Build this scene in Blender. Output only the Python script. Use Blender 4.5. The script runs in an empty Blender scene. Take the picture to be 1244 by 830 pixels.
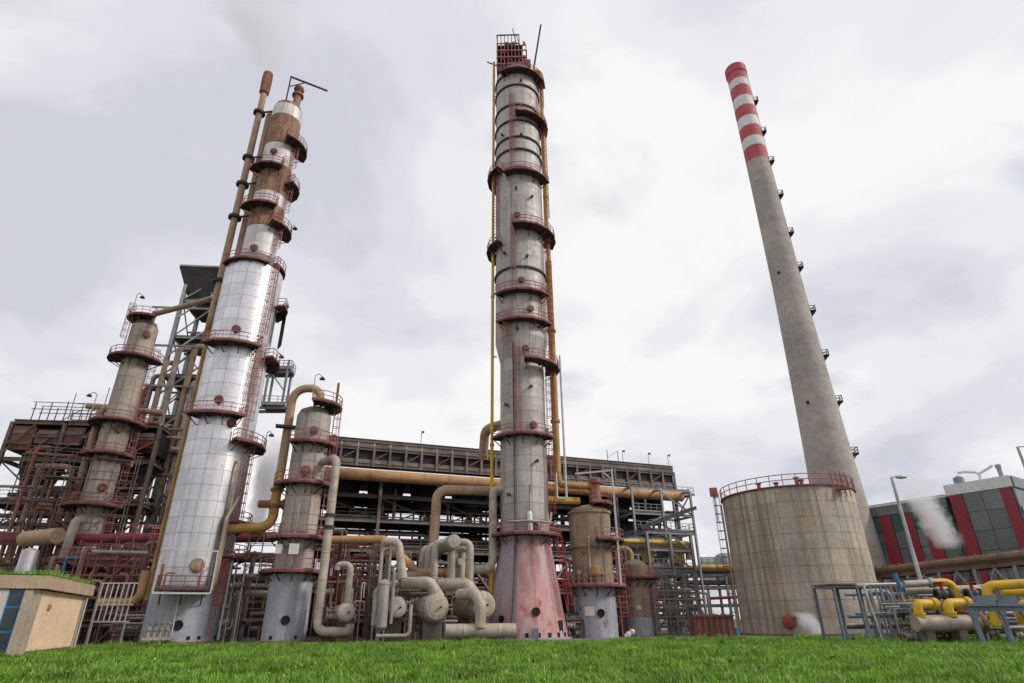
import bpy, math, random
import numpy as np
from mathutils import Vector, Matrix

random.seed(7)
rad = math.radians
sc = bpy.context.scene
col = sc.collection

# ------------------------------------------------------------------ camera
F_PX, W_PX, H_PX = 719.0, 1244.0, 830.0
PITCH, ROLL, CAM_H = rad(25.3), rad(-0.6), 1.7
RC = Matrix.Rotation(math.pi / 2 + PITCH, 3, 'X') @ Matrix.Rotation(ROLL, 3, 'Z')
CAM = Vector((0, 0, CAM_H))
cd = bpy.data.cameras.new('camera')
cam = bpy.data.objects.new('camera', cd)
col.objects.link(cam)
cam.matrix_world = Matrix.Translation(CAM) @ RC.to_4x4()
cd.sensor_width = 36.0
cd.lens = F_PX / W_PX * 36.0
cd.clip_start, cd.clip_end = 0.1, 9000
sc.camera = cam

# ------------------------------------------------------------------ world, sun, exposure
SUN_EL, SUN_AZ = rad(36), rad(104)          # azimuth measured from +Y towards +X
wd = bpy.data.worlds.new('World')
sc.world = wd
wd.use_nodes = True
nt = wd.node_tree
nt.nodes.clear()
N = nt.nodes.new
L = nt.links.new
wo = N('ShaderNodeOutputWorld')
bg = N('ShaderNodeBackground'); bg.inputs['Strength'].default_value = 0.12
L(bg.outputs[0], wo.inputs[0])
sky = N('ShaderNodeTexSky'); sky.sky_type = 'NISHITA'; sky.sun_disc = False
sky.sun_elevation = SUN_EL; sky.sun_rotation = SUN_AZ
sky.air_density = 1.0; sky.dust_density = 2.0; sky.ozone_density = 1.5
tc = N('ShaderNodeTexCoord')
sep = N('ShaderNodeSeparateXYZ'); L(tc.outputs['Generated'], sep.inputs[0])


def wmath(op, a, b=None, clamp=False):
    n = N('ShaderNodeMath'); n.operation = op; n.use_clamp = clamp
    for i, v in enumerate((a, b)):
        if v is None:
            continue
        if isinstance(v, (int, float)):
            n.inputs[i].default_value = v
        else:
            L(v, n.inputs[i])
    return n.outputs[0]


zz = wmath('ADD', wmath('MAXIMUM', sep.outputs[2], 0.0), 0.32)
cmb = N('ShaderNodeCombineXYZ')
L(wmath('DIVIDE', sep.outputs[0], zz), cmb.inputs[0])
L(wmath('DIVIDE', sep.outputs[1], zz), cmb.inputs[1])


def wnoise(scale, detail, rough, loc, dist=0.0):
    mp = N('ShaderNodeMapping'); mp.inputs['Location'].default_value = loc
    L(cmb.outputs[0], mp.inputs[0])
    n = N('ShaderNodeTexNoise'); n.inputs['Scale'].default_value = scale
    n.inputs['Detail'].default_value = detail; n.inputs['Roughness'].default_value = rough
    n.inputs['Distortion'].default_value = dist
    L(mp.outputs[0], n.inputs['Vector'])
    return n.outputs['Fac']


def wramp(fac, stops):
    r = N('ShaderNodeValToRGB'); L(fac, r.inputs[0])
    e = r.color_ramp.elements
    while len(e) < len(stops):
        e.new(0.5)
    for el, (p, c) in zip(e, stops):
        el.position = p; el.color = (*c, 1)
    r.color_ramp.interpolation = 'EASE'
    return r.outputs[0]


n_big = wnoise(0.95, 7.0, 0.50, (5.7, 4.1, 0.0), 0.25)
n_mid = wnoise(2.2, 7.0, 0.56, (7.3, 2.2, 0.0), 0.3)
mixf = wmath('ADD', wmath('MULTIPLY', n_big, 0.66), wmath('MULTIPLY', n_mid, 0.34))
cloud = wramp(mixf, [(0.40, (5.2, 5.3, 5.95)), (0.46, (6.15, 6.2, 6.7)), (0.52, (7.1, 7.05, 7.35)), (0.58, (8.0, 7.9, 7.95))])
gap = wramp(wnoise(1.7, 5.0, 0.5, (1.2, 9.4, 0.0), 0.3), [(0.56, (0, 0, 0)), (0.68, (1, 1, 1))])
gapf = wmath('MULTIPLY', gap, 0.45)
mx = N('ShaderNodeMix'); mx.data_type = 'RGBA'
L(gapf, mx.inputs[0]); L(cloud, mx.inputs[6]); L(sky.outputs[0], mx.inputs[7])
L(mx.outputs[2], bg.inputs['Color'])

sd = bpy.data.lights.new('sun', 'SUN')
sd.energy = 2.2; sd.angle = rad(10); sd.color = (1.0, 0.94, 0.86)
so = bpy.data.objects.new('sun', sd); col.objects.link(so)
sdir = Vector((math.sin(SUN_AZ) * math.cos(SUN_EL), math.cos(SUN_AZ) * math.cos(SUN_EL), math.sin(SUN_EL)))
so.rotation_euler = sdir.to_track_quat('Z', 'Y').to_euler()
so.location = (0, -20, 60)

sc.view_settings.view_transform = 'Standard'
sc.view_settings.look = 'None'
sc.view_settings.exposure = 0.0
sc.view_settings.gamma = 1.0
sc.cycles.max_bounces = 6
sc.cycles.volume_bounces = 4
sc.cycles.volume_max_steps = 128


# ------------------------------------------------------------------ measuring helpers
def ray(px, py):
    return RC @ Vector(((px - W_PX / 2) / F_PX, -(py - H_PX / 2) / F_PX, -1.0))


def at(px, py, Y):
    """world point at depth Y (metres in front of the viewpoint) seen at a photo coordinate"""
    d = ray(px, py)
    return CAM + d * (Y / d.y)


def hz(px, py, Y):
    return at(px, py, Y).z


U_ANG = rad(21.0)                             # the plant grid is turned 21 degrees
U = Vector((math.cos(U_ANG), math.sin(U_ANG), 0))
V = Vector((-math.sin(U_ANG), math.cos(U_ANG), 0))
AX = {'u': U, 'v': V, 'x': Vector((1, 0, 0)), 'y': Vector((0, 1, 0)), 'z': Vector((0, 0, 1))}


def go(p, axis, which, target):
    """slide p along an axis until its photo x (or y) reaches the target, or by metres ('m'), or to a height ('h')"""
    d = AX[axis] if isinstance(axis, str) else axis
    if which == 'm':
        return p + d * target
    if which == 'h':
        return Vector((p.x, p.y, target))
    RT = RC.transposed()
    c0 = RT @ (p - CAM); dc = RT @ d
    if which == 'x':
        k = (target - W_PX / 2) / F_PX
        t = (-c0.z * k - c0.x) / (dc.x + k * dc.z)
    else:
        k = -(target - H_PX / 2) / F_PX
        t = (-c0.z * k - c0.y) / (dc.y + k * dc.z)
    return p + d * t


def path(start, *moves):
    p = at(*start) if not isinstance(start, Vector) else start
    pts = [p]
    for m in moves:
        p = go(p, *m)
        pts.append(p)
    return pts


# ------------------------------------------------------------------ mesh builder
class MB:
    def __init__(s):
        s.v = []; s.f = []; s.sm = []

    def add(s, vs, fs, smooth=False):
        o = len(s.v)
        s.v.extend([tuple(p) for p in vs])
        for f in fs:
            s.f.append(tuple(i + o for i in f)); s.sm.append(smooth)
        return s

    def box(s, c, d, rz=0.0):
        x, y, z = d[0] / 2, d[1] / 2, d[2] / 2
        cs, sn = math.cos(rz), math.sin(rz)
        vs = []
        for sz in (-1, 1):
            for sx, sy in ((-1, -1), (1, -1), (1, 1), (-1, 1)):
                a, b = sx * x, sy * y
                vs.append((c[0] + a * cs - b * sn, c[1] + a * sn + b * cs, c[2] + sz * z))
        return s.add(vs, [(3, 2, 1, 0), (4, 5, 6, 7), (0, 1, 5, 4), (1, 2, 6, 5), (2, 3, 7, 6), (3, 0, 4, 7)])

    def bar(s, p, q, w, h=None, up=None):
        p = Vector(p); q = Vector(q); h = w if h is None else h
        d = (q - p)
        if d.length < 1e-6:
            return s
        d.normalize()
        up = Vector(up) if up else (Vector((0, 0, 1)) if abs(d.z) < 0.95 else Vector((0, 1, 0)))
        a = d.cross(up).normalized(); b = a.cross(d).normalized()
        vs = []
        for o in (p, q):
            for sa, sb in ((-1, -1), (1, -1), (1, 1), (-1, 1)):
                vs.append(o + a * (sa * w / 2) + b * (sb * h / 2))
        return s.add(vs, [(3, 2, 1, 0), (4, 5, 6, 7), (0, 1, 5, 4), (1, 2, 6, 5), (2, 3, 7, 6), (3, 0, 4, 7)])

    def ibeam(s, p, q, w, h, t=0.03, up=None):
        """an I section drawn as one closed outline swept from p to q"""
        p = Vector(p); q = Vector(q)
        d = (q - p).normalized()
        up = Vector(up) if up else (Vector((0, 0, 1)) if abs(d.z) < 0.95 else Vector((0, 1, 0)))
        a = d.cross(up).normalized(); b = a.cross(d).normalized()
        x, y = w / 2, h / 2
        tw = max(t, w * 0.10) / 2; tf = max(t, h * 0.10)
        out = [(-x, -y), (x, -y), (x, -y + tf), (tw, -y + tf), (tw, y - tf), (x, y - tf), (x, y), (-x, y), (-x, y - tf), (-tw, y - tf), (-tw, -y + tf), (-x, -y + tf)]
        n = len(out)
        vs = [o + a * i + b * j for o in (p, q) for i, j in out]
        fs = [(i, (i + 1) % n, (i + 1) % n + n, i + n) for i in range(n)]
        for o in (0, n):
            for quad in ((0, 1, 2, 11), (3, 4, 9, 10), (8, 5, 6, 7)):
                fs.append(tuple(o + k for k in quad))
        return s.add(vs, fs)

    def tube(s, pts, r, seg=10, bend=None, caps=True, bands=0.0, closed=False):
        pts = [Vector(p) for p in pts]
        if bend is None:
            bend = 1.6
        P = []
        if closed:
            P = pts + [pts[0]]
        else:
            for i, p in enumerate(pts):
                if i in (0, len(pts) - 1):
                    P.append(p); continue
                a = (pts[i - 1] - p); b = (pts[i + 1] - p)
                la, lb = a.length, b.length
                a.normalize(); b.normalize()
                ang = a.angle(b, math.pi)
                if ang > rad(175):
                    P.append(p); continue
                R = bend * 2 * r
                tl = min(R / math.tan(ang / 2), la * 0.48, lb * 0.48)
                R = tl * math.tan(ang / 2)
                p0, p1 = p + a * tl, p + b * tl
                c = p + (a + b).normalized() * (R / math.sin(ang / 2))
                n = max(3, int((math.pi - ang) / rad(15)))
                v0, v1 = (p0 - c), (p1 - c)
                tot = v0.angle(v1)
                for k in range(n + 1):
                    w = k / n
                    P.append(c + (v0 * math.sin((1 - w) * tot) + v1 * math.sin(w * tot)) / math.sin(tot))
        rr = [r] * len(P)
        if bands:
            Q, qr = [], []
            for i in range(len(P) - 1):
                d = P[i + 1] - P[i]; ln = d.length
                Q.append(P[i]); qr.append(r)
                k = int(ln / bands)
                if k >= 1:
                    for j in range(k):
                        w = (j + 0.5) / k
                        e = 0.05 / ln
                        for dw, m in ((-e * 1.6, 1.0), (-e, 1.0), (-e * 0.9, 1.045), (e * 0.9, 1.045), (e, 1.0), (e * 1.6, 1.0)):
                            Q.append(P[i] + d * (w + dw)); qr.append(r * m)
            Q.append(P[-1]); qr.append(r)
            P, rr = Q, qr
        T = []
        for i in range(len(P)):
            a = P[max(i - 1, 0)]; b = P[min(i + 1, len(P) - 1)]
            t = b - a
            if t.length < 1e-7:
                t = T[-1] if T else Vector((0, 0, 1))
            T.append(t.normalized())
        nrm = T[0].orthogonal().normalized()
        vs = []
        for i, p in enumerate(P):
            if i:
                q = T[i - 1].rotation_difference(T[i])
                nrm = q @ nrm
            bn = T[i].cross(nrm)
            for k in range(seg):
                a = 2 * math.pi * k / seg
                vs.append(p + nrm * (math.cos(a) * rr[i]) + bn * (math.sin(a) * rr[i]))
        fs = []
        for i in range(len(P) - 1):
            for k in range(seg):
                a, b = i * seg + k, i * seg + (k + 1) % seg
                fs.append((a, b, b + seg, a + seg))
        s.add(vs, fs, True)
        if caps:
            m = (len(P) - 1) * seg
            s.add(vs[:seg], [tuple(reversed(range(seg)))])
            s.add(vs[m:], [tuple(range(seg))])
        return s

    def lathe(s, prof, seg=32, c=(0, 0, 0), a0=None, a1=None, axis=None, sharp=True):
        """profile [(r, z)...] turned about the z axis (or about another axis through c). Angle 0 faces -Y, positive towards +X"""
        full = a0 is None
        if full:
            a0, a1 = 0.0, 2 * math.pi
        n = seg if full else seg + 1
        c = Vector(c)
        if axis is not None:
            q = Vector((0, 0, 1)).rotation_difference(Vector(axis).normalized())
        rings = []
        for r, z in prof:
            ring = []
            for k in range(n):
                a = a0 + (a1 - a0) * k / seg
                v = Vector((math.sin(a) * r, -math.cos(a) * r, z))
                if axis is not None:
                    v = q @ v
                ring.append(c + v)
            rings.append(ring)
        for i in range(len(prof) - 1):
            if prof[i][0] < 1e-6 and prof[i + 1][0] < 1e-6:
                continue
            fs = []
            for k in range(seg):
                k2 = (k + 1) % n if full else k + 1
                fs.append((k, k2, n + k2, n + k))
            s.add(rings[i] + rings[i + 1], fs, True)
        return s

    def build(s, name, m, parent=None, kind=None, loc=None):
        me = bpy.data.meshes.new(name)
        me.from_pydata(s.v, [], s.f)
        me.polygons.foreach_set('use_smooth', s.sm)
        me.validate()
        me.materials.append(M[m] if isinstance(m, str) else m)
        o = bpy.data.objects.new(name, me)
        col.objects.link(o)
        if parent is not None:
            o.parent = parent
        if kind:
            o['kind'] = kind
        if loc is not None:
            o.location = loc
        return o


def tag(o, label, cat=None, group=None, kind=None):
    o['label'] = label
    if cat:
        o['category'] = cat
    if group:
        o['group'] = group
    if kind:
        o['kind'] = kind
    return o


def empty(name, loc, label, cat, group=None, rz=0.0):
    o = bpy.data.objects.new(name, None)
    col.objects.link(o)
    o.empty_display_size = 0.3
    o.location = loc
    o.rotation_euler = (0, 0, rz)
    return tag(o, label, cat, group)


def clone(o, parent, loc=None, rz=None):
    c = o.copy()
    col.objects.link(c)
    c.parent = parent
    if loc is not None:
        c.location = loc
    if rz is not None:
        c.rotation_euler = (0, 0, rz)
    return c


# ------------------------------------------------------------------ materials
M = {}


def mat(name, c, rough=0.75, metal=0.0, var=0.25, scale=0.7, streak=0.0, streak_col=(0.10, 0.07, 0.05), rust=0.0,
        rust_col=(0.20, 0.075, 0.03), rnd=0.0, bump=0.0, fine=0.15, sscale=(2.4, 2.4, 0.16), rough_var=0.15, rust_scale=0.9, rust_w=0.10, rnd_col=None, rnd_amt=0.6):
    m = bpy.data.materials.new(name)
    m.use_nodes = True
    t = m.node_tree
    b = t.nodes['Principled BSDF']
    n, l = t.nodes.new, t.links.new
    g = n('ShaderNodeNewGeometry')
    oi = n('ShaderNodeObjectInfo')

    def noise(sc_, det, vec_scale=None, off=(0, 0, 0)):
        mp = n('ShaderNodeMapping')
        mp.inputs['Location'].default_value = off
        if vec_scale:
            mp.inputs['Scale'].default_value = vec_scale
        l(g.outputs['Position'], mp.inputs[0])
        k = n('ShaderNodeTexNoise')
        k.inputs['Scale'].default_value = sc_; k.inputs['Detail'].default_value = det
        k.inputs['Roughness'].default_value = 0.6
        l(mp.outputs[0], k.inputs['Vector'])
        return k.outputs['Fac']

    def mrange(x, a, bb, c_, d):
        k = n('ShaderNodeMapRange')
        k.inputs[1].default_value = a; k.inputs[2].default_value = bb
        k.inputs[3].default_value = c_; k.inputs[4].default_value = d
        l(x, k.inputs[0])
        return k.outputs[0]

    def mul(a, bb):
        k = n('ShaderNodeMath'); k.operation = 'MULTIPLY'
        for i, v in enumerate((a, bb)):
            if isinstance(v, (int, float)):
                k.inputs[i].default_value = v
            else:
                l(v, k.inputs[i])
        return k.outputs[0]

    def mixc(f, a, bb, blend='MIX'):
        k = n('ShaderNodeMix'); k.data_type = 'RGBA'; k.blend_type = blend
        for i, v in ((0, f), (6, a), (7, bb)):
            if isinstance(v, (int, float)):
                k.inputs[i].default_value = v
            elif isinstance(v, tuple):
                k.inputs[i].default_value = (*v, 1)
            else:
                l(v, k.inputs[i])
        return k.outputs[2]

    cur = c
    v1 = mrange(noise(scale, 5.0), 0.3, 0.7, 1 - var, 1 + var)
    v2 = mrange(noise(scale * 9, 3.0, off=(5, 3, 1)), 0.3, 0.7, 1 - fine, 1 + fine)
    vv = mul(v1, v2)
    if rnd:
        vv = mul(vv, mrange(oi.outputs['Random'], 0, 1, 1 - rnd, 1 + rnd))
    hs = n('ShaderNodeHueSaturation')
    hs.inputs['Color'].default_value = (*c, 1)
    l(vv, hs.inputs['Value'])
    cur = hs.outputs[0]
    if rnd_col:
        wn = n('ShaderNodeTexWhiteNoise'); wn.noise_dimensions = '1D'
        l(oi.outputs['Random'], wn.inputs['W'])
        cur = mixc(mrange(wn.outputs['Value'], 0.55, 1.0, 0, rnd_amt), cur, rnd_col)
    if streak:
        f = mrange(noise(1.0, 5.0, sscale, (2, 7, 4)), 0.46, 0.68, 0, streak)
        cur = mixc(f, cur, streak_col)
    if rust:
        f = mrange(noise(rust_scale, 8.0, (1, 1, 0.55), (11, 2, 8)), 0.66 - rust * 0.3, 0.66 - rust * 0.3 + rust_w, 0, 0.92)
        cur = mixc(f, cur, rust_col)
    l(cur, b.inputs['Base Color'])
    b.inputs['Metallic'].default_value = metal
    l(mrange(noise(scale * 3, 4.0, off=(9, 9, 2)), 0.3, 0.7, max(0.05, rough - rough_var), min(1, rough + rough_var)), b.inputs['Roughness'])
    if bump:
        bp = n('ShaderNodeBump'); bp.inputs['Strength'].default_value = bump; bp.inputs['Distance'].default_value = 0.05
        l(noise(scale * 12, 5.0), bp.inputs['Height'])
        l(bp.outputs[0], b.inputs['Normal'])
    M[name] = m
    return m


mat('alu', (0.68, 0.665, 0.68), 0.42, 0.88, 0.10, 0.35, rough_var=0.06, sscale=(0.9, 0.9, 0.02), streak=0.6, streak_col=(0.33, 0.29, 0.275), rust=0.06, rust_col=(0.34, 0.24, 0.19), rnd=0.09, fine=0.06)  # streaks put dark vertical reflections into the colour, along with grey-brown weathering
mat('alu_seam', (0.22, 0.20, 0.20), 0.6, 0.4)
mat('clad', (0.46, 0.42, 0.385), 0.62, 0.15, 0.14, 0.4, streak=0.55, streak_col=(0.27, 0.22, 0.19), rnd=0.10)
mat('clad_dirty', (0.43, 0.375, 0.33), 0.66, 0.1, 0.18, 0.4, streak=0.6, streak_col=(0.24, 0.17, 0.13), rnd=0.10, rust=0.12)
mat('clad_tan', (0.44, 0.37, 0.31), 0.68, 0.1, 0.18, 0.4, streak=0.5, streak_col=(0.22, 0.14, 0.10), rnd=0.10)
mat('clad_brown', (0.34, 0.25, 0.18), 0.7, 0.1, 0.2, 0.4, streak=0.6, streak_col=(0.20, 0.12, 0.07), rnd=0.10, rust=0.25)
mat('band_rust', (0.26, 0.15, 0.10), 0.8, 0, 0.3, 0.5, streak=0.75, streak_col=(0.33, 0.22, 0.12), rust=0.45, rust_col=(0.19, 0.07, 0.045))
mat('band_white', (0.62, 0.59, 0.58), 0.55, 0.3, 0.12, 0.5, streak=0.35, streak_col=(0.35, 0.24, 0.19), rnd=0.05)
mat('seam', (0.17, 0.14, 0.12), 0.85, 0, 0.2)
mat('skirt_grey', (0.36, 0.37, 0.42), 0.7, 0, 0.15, 0.35, streak=0.55, streak_col=(0.21, 0.20, 0.21), rust=0.12)
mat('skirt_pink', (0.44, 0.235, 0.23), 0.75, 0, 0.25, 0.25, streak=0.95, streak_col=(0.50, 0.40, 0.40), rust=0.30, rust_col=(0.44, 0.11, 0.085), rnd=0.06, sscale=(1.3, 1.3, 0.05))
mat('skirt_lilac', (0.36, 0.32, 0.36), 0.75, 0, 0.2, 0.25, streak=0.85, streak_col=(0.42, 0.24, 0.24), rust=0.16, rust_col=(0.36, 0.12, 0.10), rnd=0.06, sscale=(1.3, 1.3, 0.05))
mat('red_rail', (0.34, 0.125, 0.115), 0.7, 0, 0.3, 0.8, rust=0.35, rust_col=(0.21, 0.085, 0.06))
mat('deck_edge', (0.165, 0.06, 0.055), 0.8, 0, 0.35, 0.8, rust=0.4, rust_col=(0.10, 0.045, 0.035))
mat('red_bright', (0.40, 0.025, 0.035), 0.6, 0, 0.2, 0.8, rust=0.15)
mat('deck', (0.065, 0.048, 0.045), 0.9, 0, 0.35, 1.0, rust=0.4, rust_col=(0.15, 0.055, 0.045))
mat('rust', (0.24, 0.105, 0.06), 0.85, 0, 0.4, 0.8, streak=0.4, streak_col=(0.10, 0.05, 0.035), rust=0.4, rust_col=(0.14, 0.05, 0.03))
mat('rust_orange', (0.46, 0.25, 0.12), 0.8, 0, 0.25, 0.6, streak=0.4, streak_col=(0.52, 0.36, 0.20), rust=0.30, rust_col=(0.30, 0.13, 0.06))
mat('rust_tan', (0.43, 0.29, 0.19), 0.75, 0, 0.2, 0.5, streak=0.45, streak_col=(0.30, 0.17, 0.10), rust=0.2)
mat('pipe_tan', (0.43, 0.37, 0.305), 0.65, 0.1, 0.28, 0.8, streak=0.5, streak_col=(0.25, 0.19, 0.14), rust=0.20, rust_col=(0.27, 0.17, 0.10), sscale=(1.8, 1.8, 0.5), rust_w=0.16)
mat('pipe_grey', (0.37, 0.345, 0.32), 0.6, 0.25, 0.22, 0.6, streak=0.25, rust=0.08)
mat('pipe_brown', (0.22, 0.15, 0.10), 0.8, 0, 0.3, 0.7, rust=0.3)
mat('pipe_dark', (0.10, 0.085, 0.08), 0.8, 0, 0.35, 0.7, rust=0.2)
mat('pipe_red', (0.20, 0.035, 0.04), 0.7, 0, 0.3, 0.5, rust=0.25, rust_col=(0.15, 0.05, 0.04))
mat('ochre', (0.40, 0.23, 0.075), 0.75, 0, 0.25, 0.6, rust=0.25, rust_col=(0.26, 0.12, 0.05))
mat('yellow', (0.64, 0.40, 0.025), 0.6, 0, 0.15, 0.8, streak=0.25, streak_col=(0.42, 0.26, 0.04), rust=0.12, rust_col=(0.36, 0.20, 0.05))
mat('yellow_worn', (0.58, 0.36, 0.06), 0.6, 0, 0.2, 0.6, rust=0.22)
mat('steel', (0.28, 0.285, 0.29), 0.6, 0.2, 0.25, 0.7, rust=0.15)
mat('steel_mid', (0.37, 0.38, 0.385), 0.55, 0.2, 0.2, 0.7, rust=0.12)
mat('steel_light', (0.50, 0.50, 0.49), 0.55, 0.3, 0.15, 0.7, rust=0.06)
mat('steel_blue', (0.17, 0.205, 0.25), 0.6, 0, 0.2, 0.8, rust=0.05)
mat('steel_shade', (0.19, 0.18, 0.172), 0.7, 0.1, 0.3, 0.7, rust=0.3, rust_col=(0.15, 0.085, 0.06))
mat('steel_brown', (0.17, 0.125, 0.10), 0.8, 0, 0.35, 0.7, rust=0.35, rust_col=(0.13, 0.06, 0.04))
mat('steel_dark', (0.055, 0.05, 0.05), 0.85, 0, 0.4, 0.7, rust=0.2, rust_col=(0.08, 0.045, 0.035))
mat('black', (0.012, 0.012, 0.013), 0.9)
mat('shade_black', (0.024, 0.022, 0.022), 0.9, 0, 0.4)  # near black: the shade inside coolers, shed and flue is put into the colour
mat('louvre', (0.185, 0.155, 0.14), 0.8, 0, 0.3, 0.5, rust=0.25, rust_col=(0.13, 0.07, 0.05), rnd=0.2)
mat('concrete', (0.385, 0.345, 0.31), 0.9, 0, 0.14, 0.12, streak=0.45, streak_col=(0.29, 0.25, 0.215), rnd=0.06, bump=0.2, sscale=(0.10, 0.10, 0.75), rust=0.14, rust_col=(0.30, 0.27, 0.24), rust_w=0.25, rust_scale=0.5)
mat('concrete_joint', (0.24, 0.20, 0.17), 0.9)
mat('stack_red', (0.44, 0.075, 0.095), 0.75, 0, 0.15, 0.3, streak=0.35, streak_col=(0.44, 0.22, 0.2), sscale=(0.9, 0.9, 0.05))
mat('stack_white', (0.66, 0.64, 0.62), 0.8, 0, 0.1, 0.3, streak=0.3, streak_col=(0.46, 0.42, 0.38), sscale=(0.9, 0.9, 0.05))
mat('tank_plate', (0.44, 0.385, 0.315), 0.72, 0.05, 0.26, 0.3, streak=0.85, streak_col=(0.22, 0.165, 0.105), rust=0.20, rust_col=(0.47, 0.32, 0.18), rnd=0.10, sscale=(2.0, 2.0, 0.05), rust_scale=0.3, rust_w=0.2, rnd_col=(0.50, 0.36, 0.22), rnd_amt=0.35)
mat('tank_seam', (0.14, 0.105, 0.075), 0.9)
mat('dull_red', (0.27, 0.055, 0.05), 0.8, 0, 0.3, 0.8, rust=0.35, rust_col=(0.17, 0.06, 0.045))
mat('wall_beige', (0.82, 0.585, 0.39), 0.9, 0, 0.10, 0.5, streak=0.2, streak_col=(0.52, 0.40, 0.29), rust=0.10, rust_col=(0.60, 0.42, 0.27), bump=0.15)
mat('wall_white', (0.62, 0.58, 0.53), 0.9, 0, 0.1, 0.5, streak=0.25, streak_col=(0.48, 0.44, 0.39))
mat('wall_edge', (0.42, 0.34, 0.27), 0.9, 0, 0.2, 0.8, streak=0.4, streak_col=(0.25, 0.20, 0.16))
mat('fascia', (0.47, 0.34, 0.24), 0.9, 0, 0.2, 0.8, streak=0.4, streak_col=(0.30, 0.22, 0.16))
mat('blue_paint', (0.03, 0.18, 0.34), 0.5, 0, 0.2, 0.8, rust=0.06)
mat('glass_dark', (0.03, 0.045, 0.055), 0.15, 0, 0.2)
mat('facade_grey', (0.13, 0.155, 0.15), 0.25, 0.1, 0.12, 0.3, rnd=0.16)
mat('facade_green', (0.03, 0.11, 0.085), 0.5, 0, 0.1, 0.3, rnd=0.1)
mat('facade_red', (0.24, 0.022, 0.033), 0.55, 0, 0.1, 0.3, rnd=0.06)
mat('facade_white', (0.66, 0.65, 0.66), 0.6, 0, 0.06, 0.3)
mat('lamp_grey', (0.42, 0.42, 0.42), 0.5, 0.4)
mat('lamp_dark', (0.05, 0.05, 0.055), 0.6)
mat('lamp_glass', (0.55, 0.55, 0.53), 0.3)
mat('valve', (0.30, 0.27, 0.24), 0.65, 0.2, 0.3, 0.9, rust=0.3)
mat('rust_sheet', (0.14, 0.045, 0.035), 0.85, 0, 0.4, 0.8, streak=0.6, streak_col=(0.22, 0.12, 0.09), rust=0.3, rust_col=(0.075, 0.03, 0.025))
mat('soil', (0.062, 0.060, 0.026), 0.95, 0, 0.4, 0.4, bump=0.3)
mat('yard', (0.16, 0.135, 0.115), 0.95, 0, 0.3, 0.3, rust=0.25, rust_col=(0.09, 0.07, 0.055), bump=0.3)
mat('sign_white', (0.75, 0.75, 0.74), 0.6, 0, 0.05)
mat('foot', (0.13, 0.115, 0.10), 0.95, 0, 0.3, 0.8)


def ang(deg):
    return rad(deg)


def pol(r, a, z):
    """point at radius r, angle a degrees (0 faces the viewer, + to the right)"""
    return Vector((math.sin(rad(a)) * r, -math.cos(rad(a)) * r, z))


# ------------------------------------------------------------------ parts shared by the vessels
_plates = {}


def plate_mesh(r0, r1, h, w, m, thick=0.05, gap=0.05, nseg=3):
    """a curved cladding plate: bottom radius r0, top radius r1, height h, w radians wide, with its own rims"""
    key = (round(r0, 3), round(r1, 3), round(h, 3), round(w, 5), m)
    if key in _plates:
        return _plates[key]
    b = MB()
    hw0 = w / 2 - gap / 2 / r0; hw1 = w / 2 - gap / 2 / r1
    bot = [(r0, -hw0 + 2 * hw0 * k / nseg, gap / 2) for k in range(nseg + 1)]
    top = [(r1, -hw1 + 2 * hw1 * k / nseg, h - gap / 2) for k in range(nseg + 1)]

    def P(r, a, z):
        return (math.sin(a) * r, -math.cos(a) * r, z)
    o = [P(r + thick, a, z) for r, a, z in bot] + [P(r + thick, a, z) for r, a, z in top]
    i_ = [P(r, a, z) for r, a, z in bot] + [P(r, a, z) for r, a, z in top]
    k = nseg + 1
    b.add(o, [(j, j + 1, j + 1 + k, j + k) for j in range(nseg)], True)
    al = o + i_
    n2 = 2 * k
    fs = [(j + 1, j, j + n2, j + 1 + n2) for j in range(nseg)]
    fs += [(j + k, j + 1 + k, j + 1 + k + n2, j + k + n2) for j in range(nseg)]
    fs += [(0, k, k + n2, n2), (2 * k - 1, k - 1, k - 1 + n2, 2 * k - 1 + n2)]
    b.add(al, fs)
    me = bpy.data.meshes.new('panel')
    me.from_pydata(b.v, [], b.f)
    me.polygons.foreach_set('use_smooth', b.sm)
    me.validate()
    me.materials.append(M[m])
    _plates[key] = me
    return me


def cladding(parent, r, z0, z1, row_h, ncol, mats, front=110, name='panel', stagger=False, r_top=None, thick=0.05, gap=0.05, rng=None):
    """plates in courses all round; those on the viewer's side are single parts, the rest one joined part"""
    rng = rng or random.Random(int(r * 100 + z0 * 10))
    rows = max(1, round((z1 - z0) / row_h)); h = (z1 - z0) / rows
    w = 2 * math.pi / ncol
    rt = r if r_top is None else r_top
    back = MB(); bm = None
    for i in range(rows):
        ra = r + (rt - r) * i / rows; rb = r + (rt - r) * (i + 1) / rows
        off = (i % 2) * 0.5 if stagger else 0.0
        for j in range(ncol):
            a = (j + off) * w
            a = (a + math.pi) % (2 * math.pi) - math.pi
            m = mats if isinstance(mats, str) else mats(i, rows, math.degrees(a), rng)
            me = plate_mesh(ra, rb, h, w, m, thick, gap)
            if abs(math.degrees(a)) <= front:
                o = bpy.data.objects.new(name, me)
                col.objects.link(o)
                o.parent = parent
                o.location = (0, 0, z0 + i * h)
                o.rotation_euler = (0, 0, a)
            else:
                bm = m
                rm = Matrix.Translation((0, 0, z0 + i * h)) @ Matrix.Rotation(a, 4, 'Z')
                back.add([rm @ v.co for v in me.vertices], [tuple(p.vertices) for p in me.polygons])
    if back.v:
        back.build(name, bm, parent, kind='stuff')


def arc_pts(r, a0, a1, z, n):
    return [pol(r, a0 + (a1 - a0) * k / n, z) for k in range(n + 1)]


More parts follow.
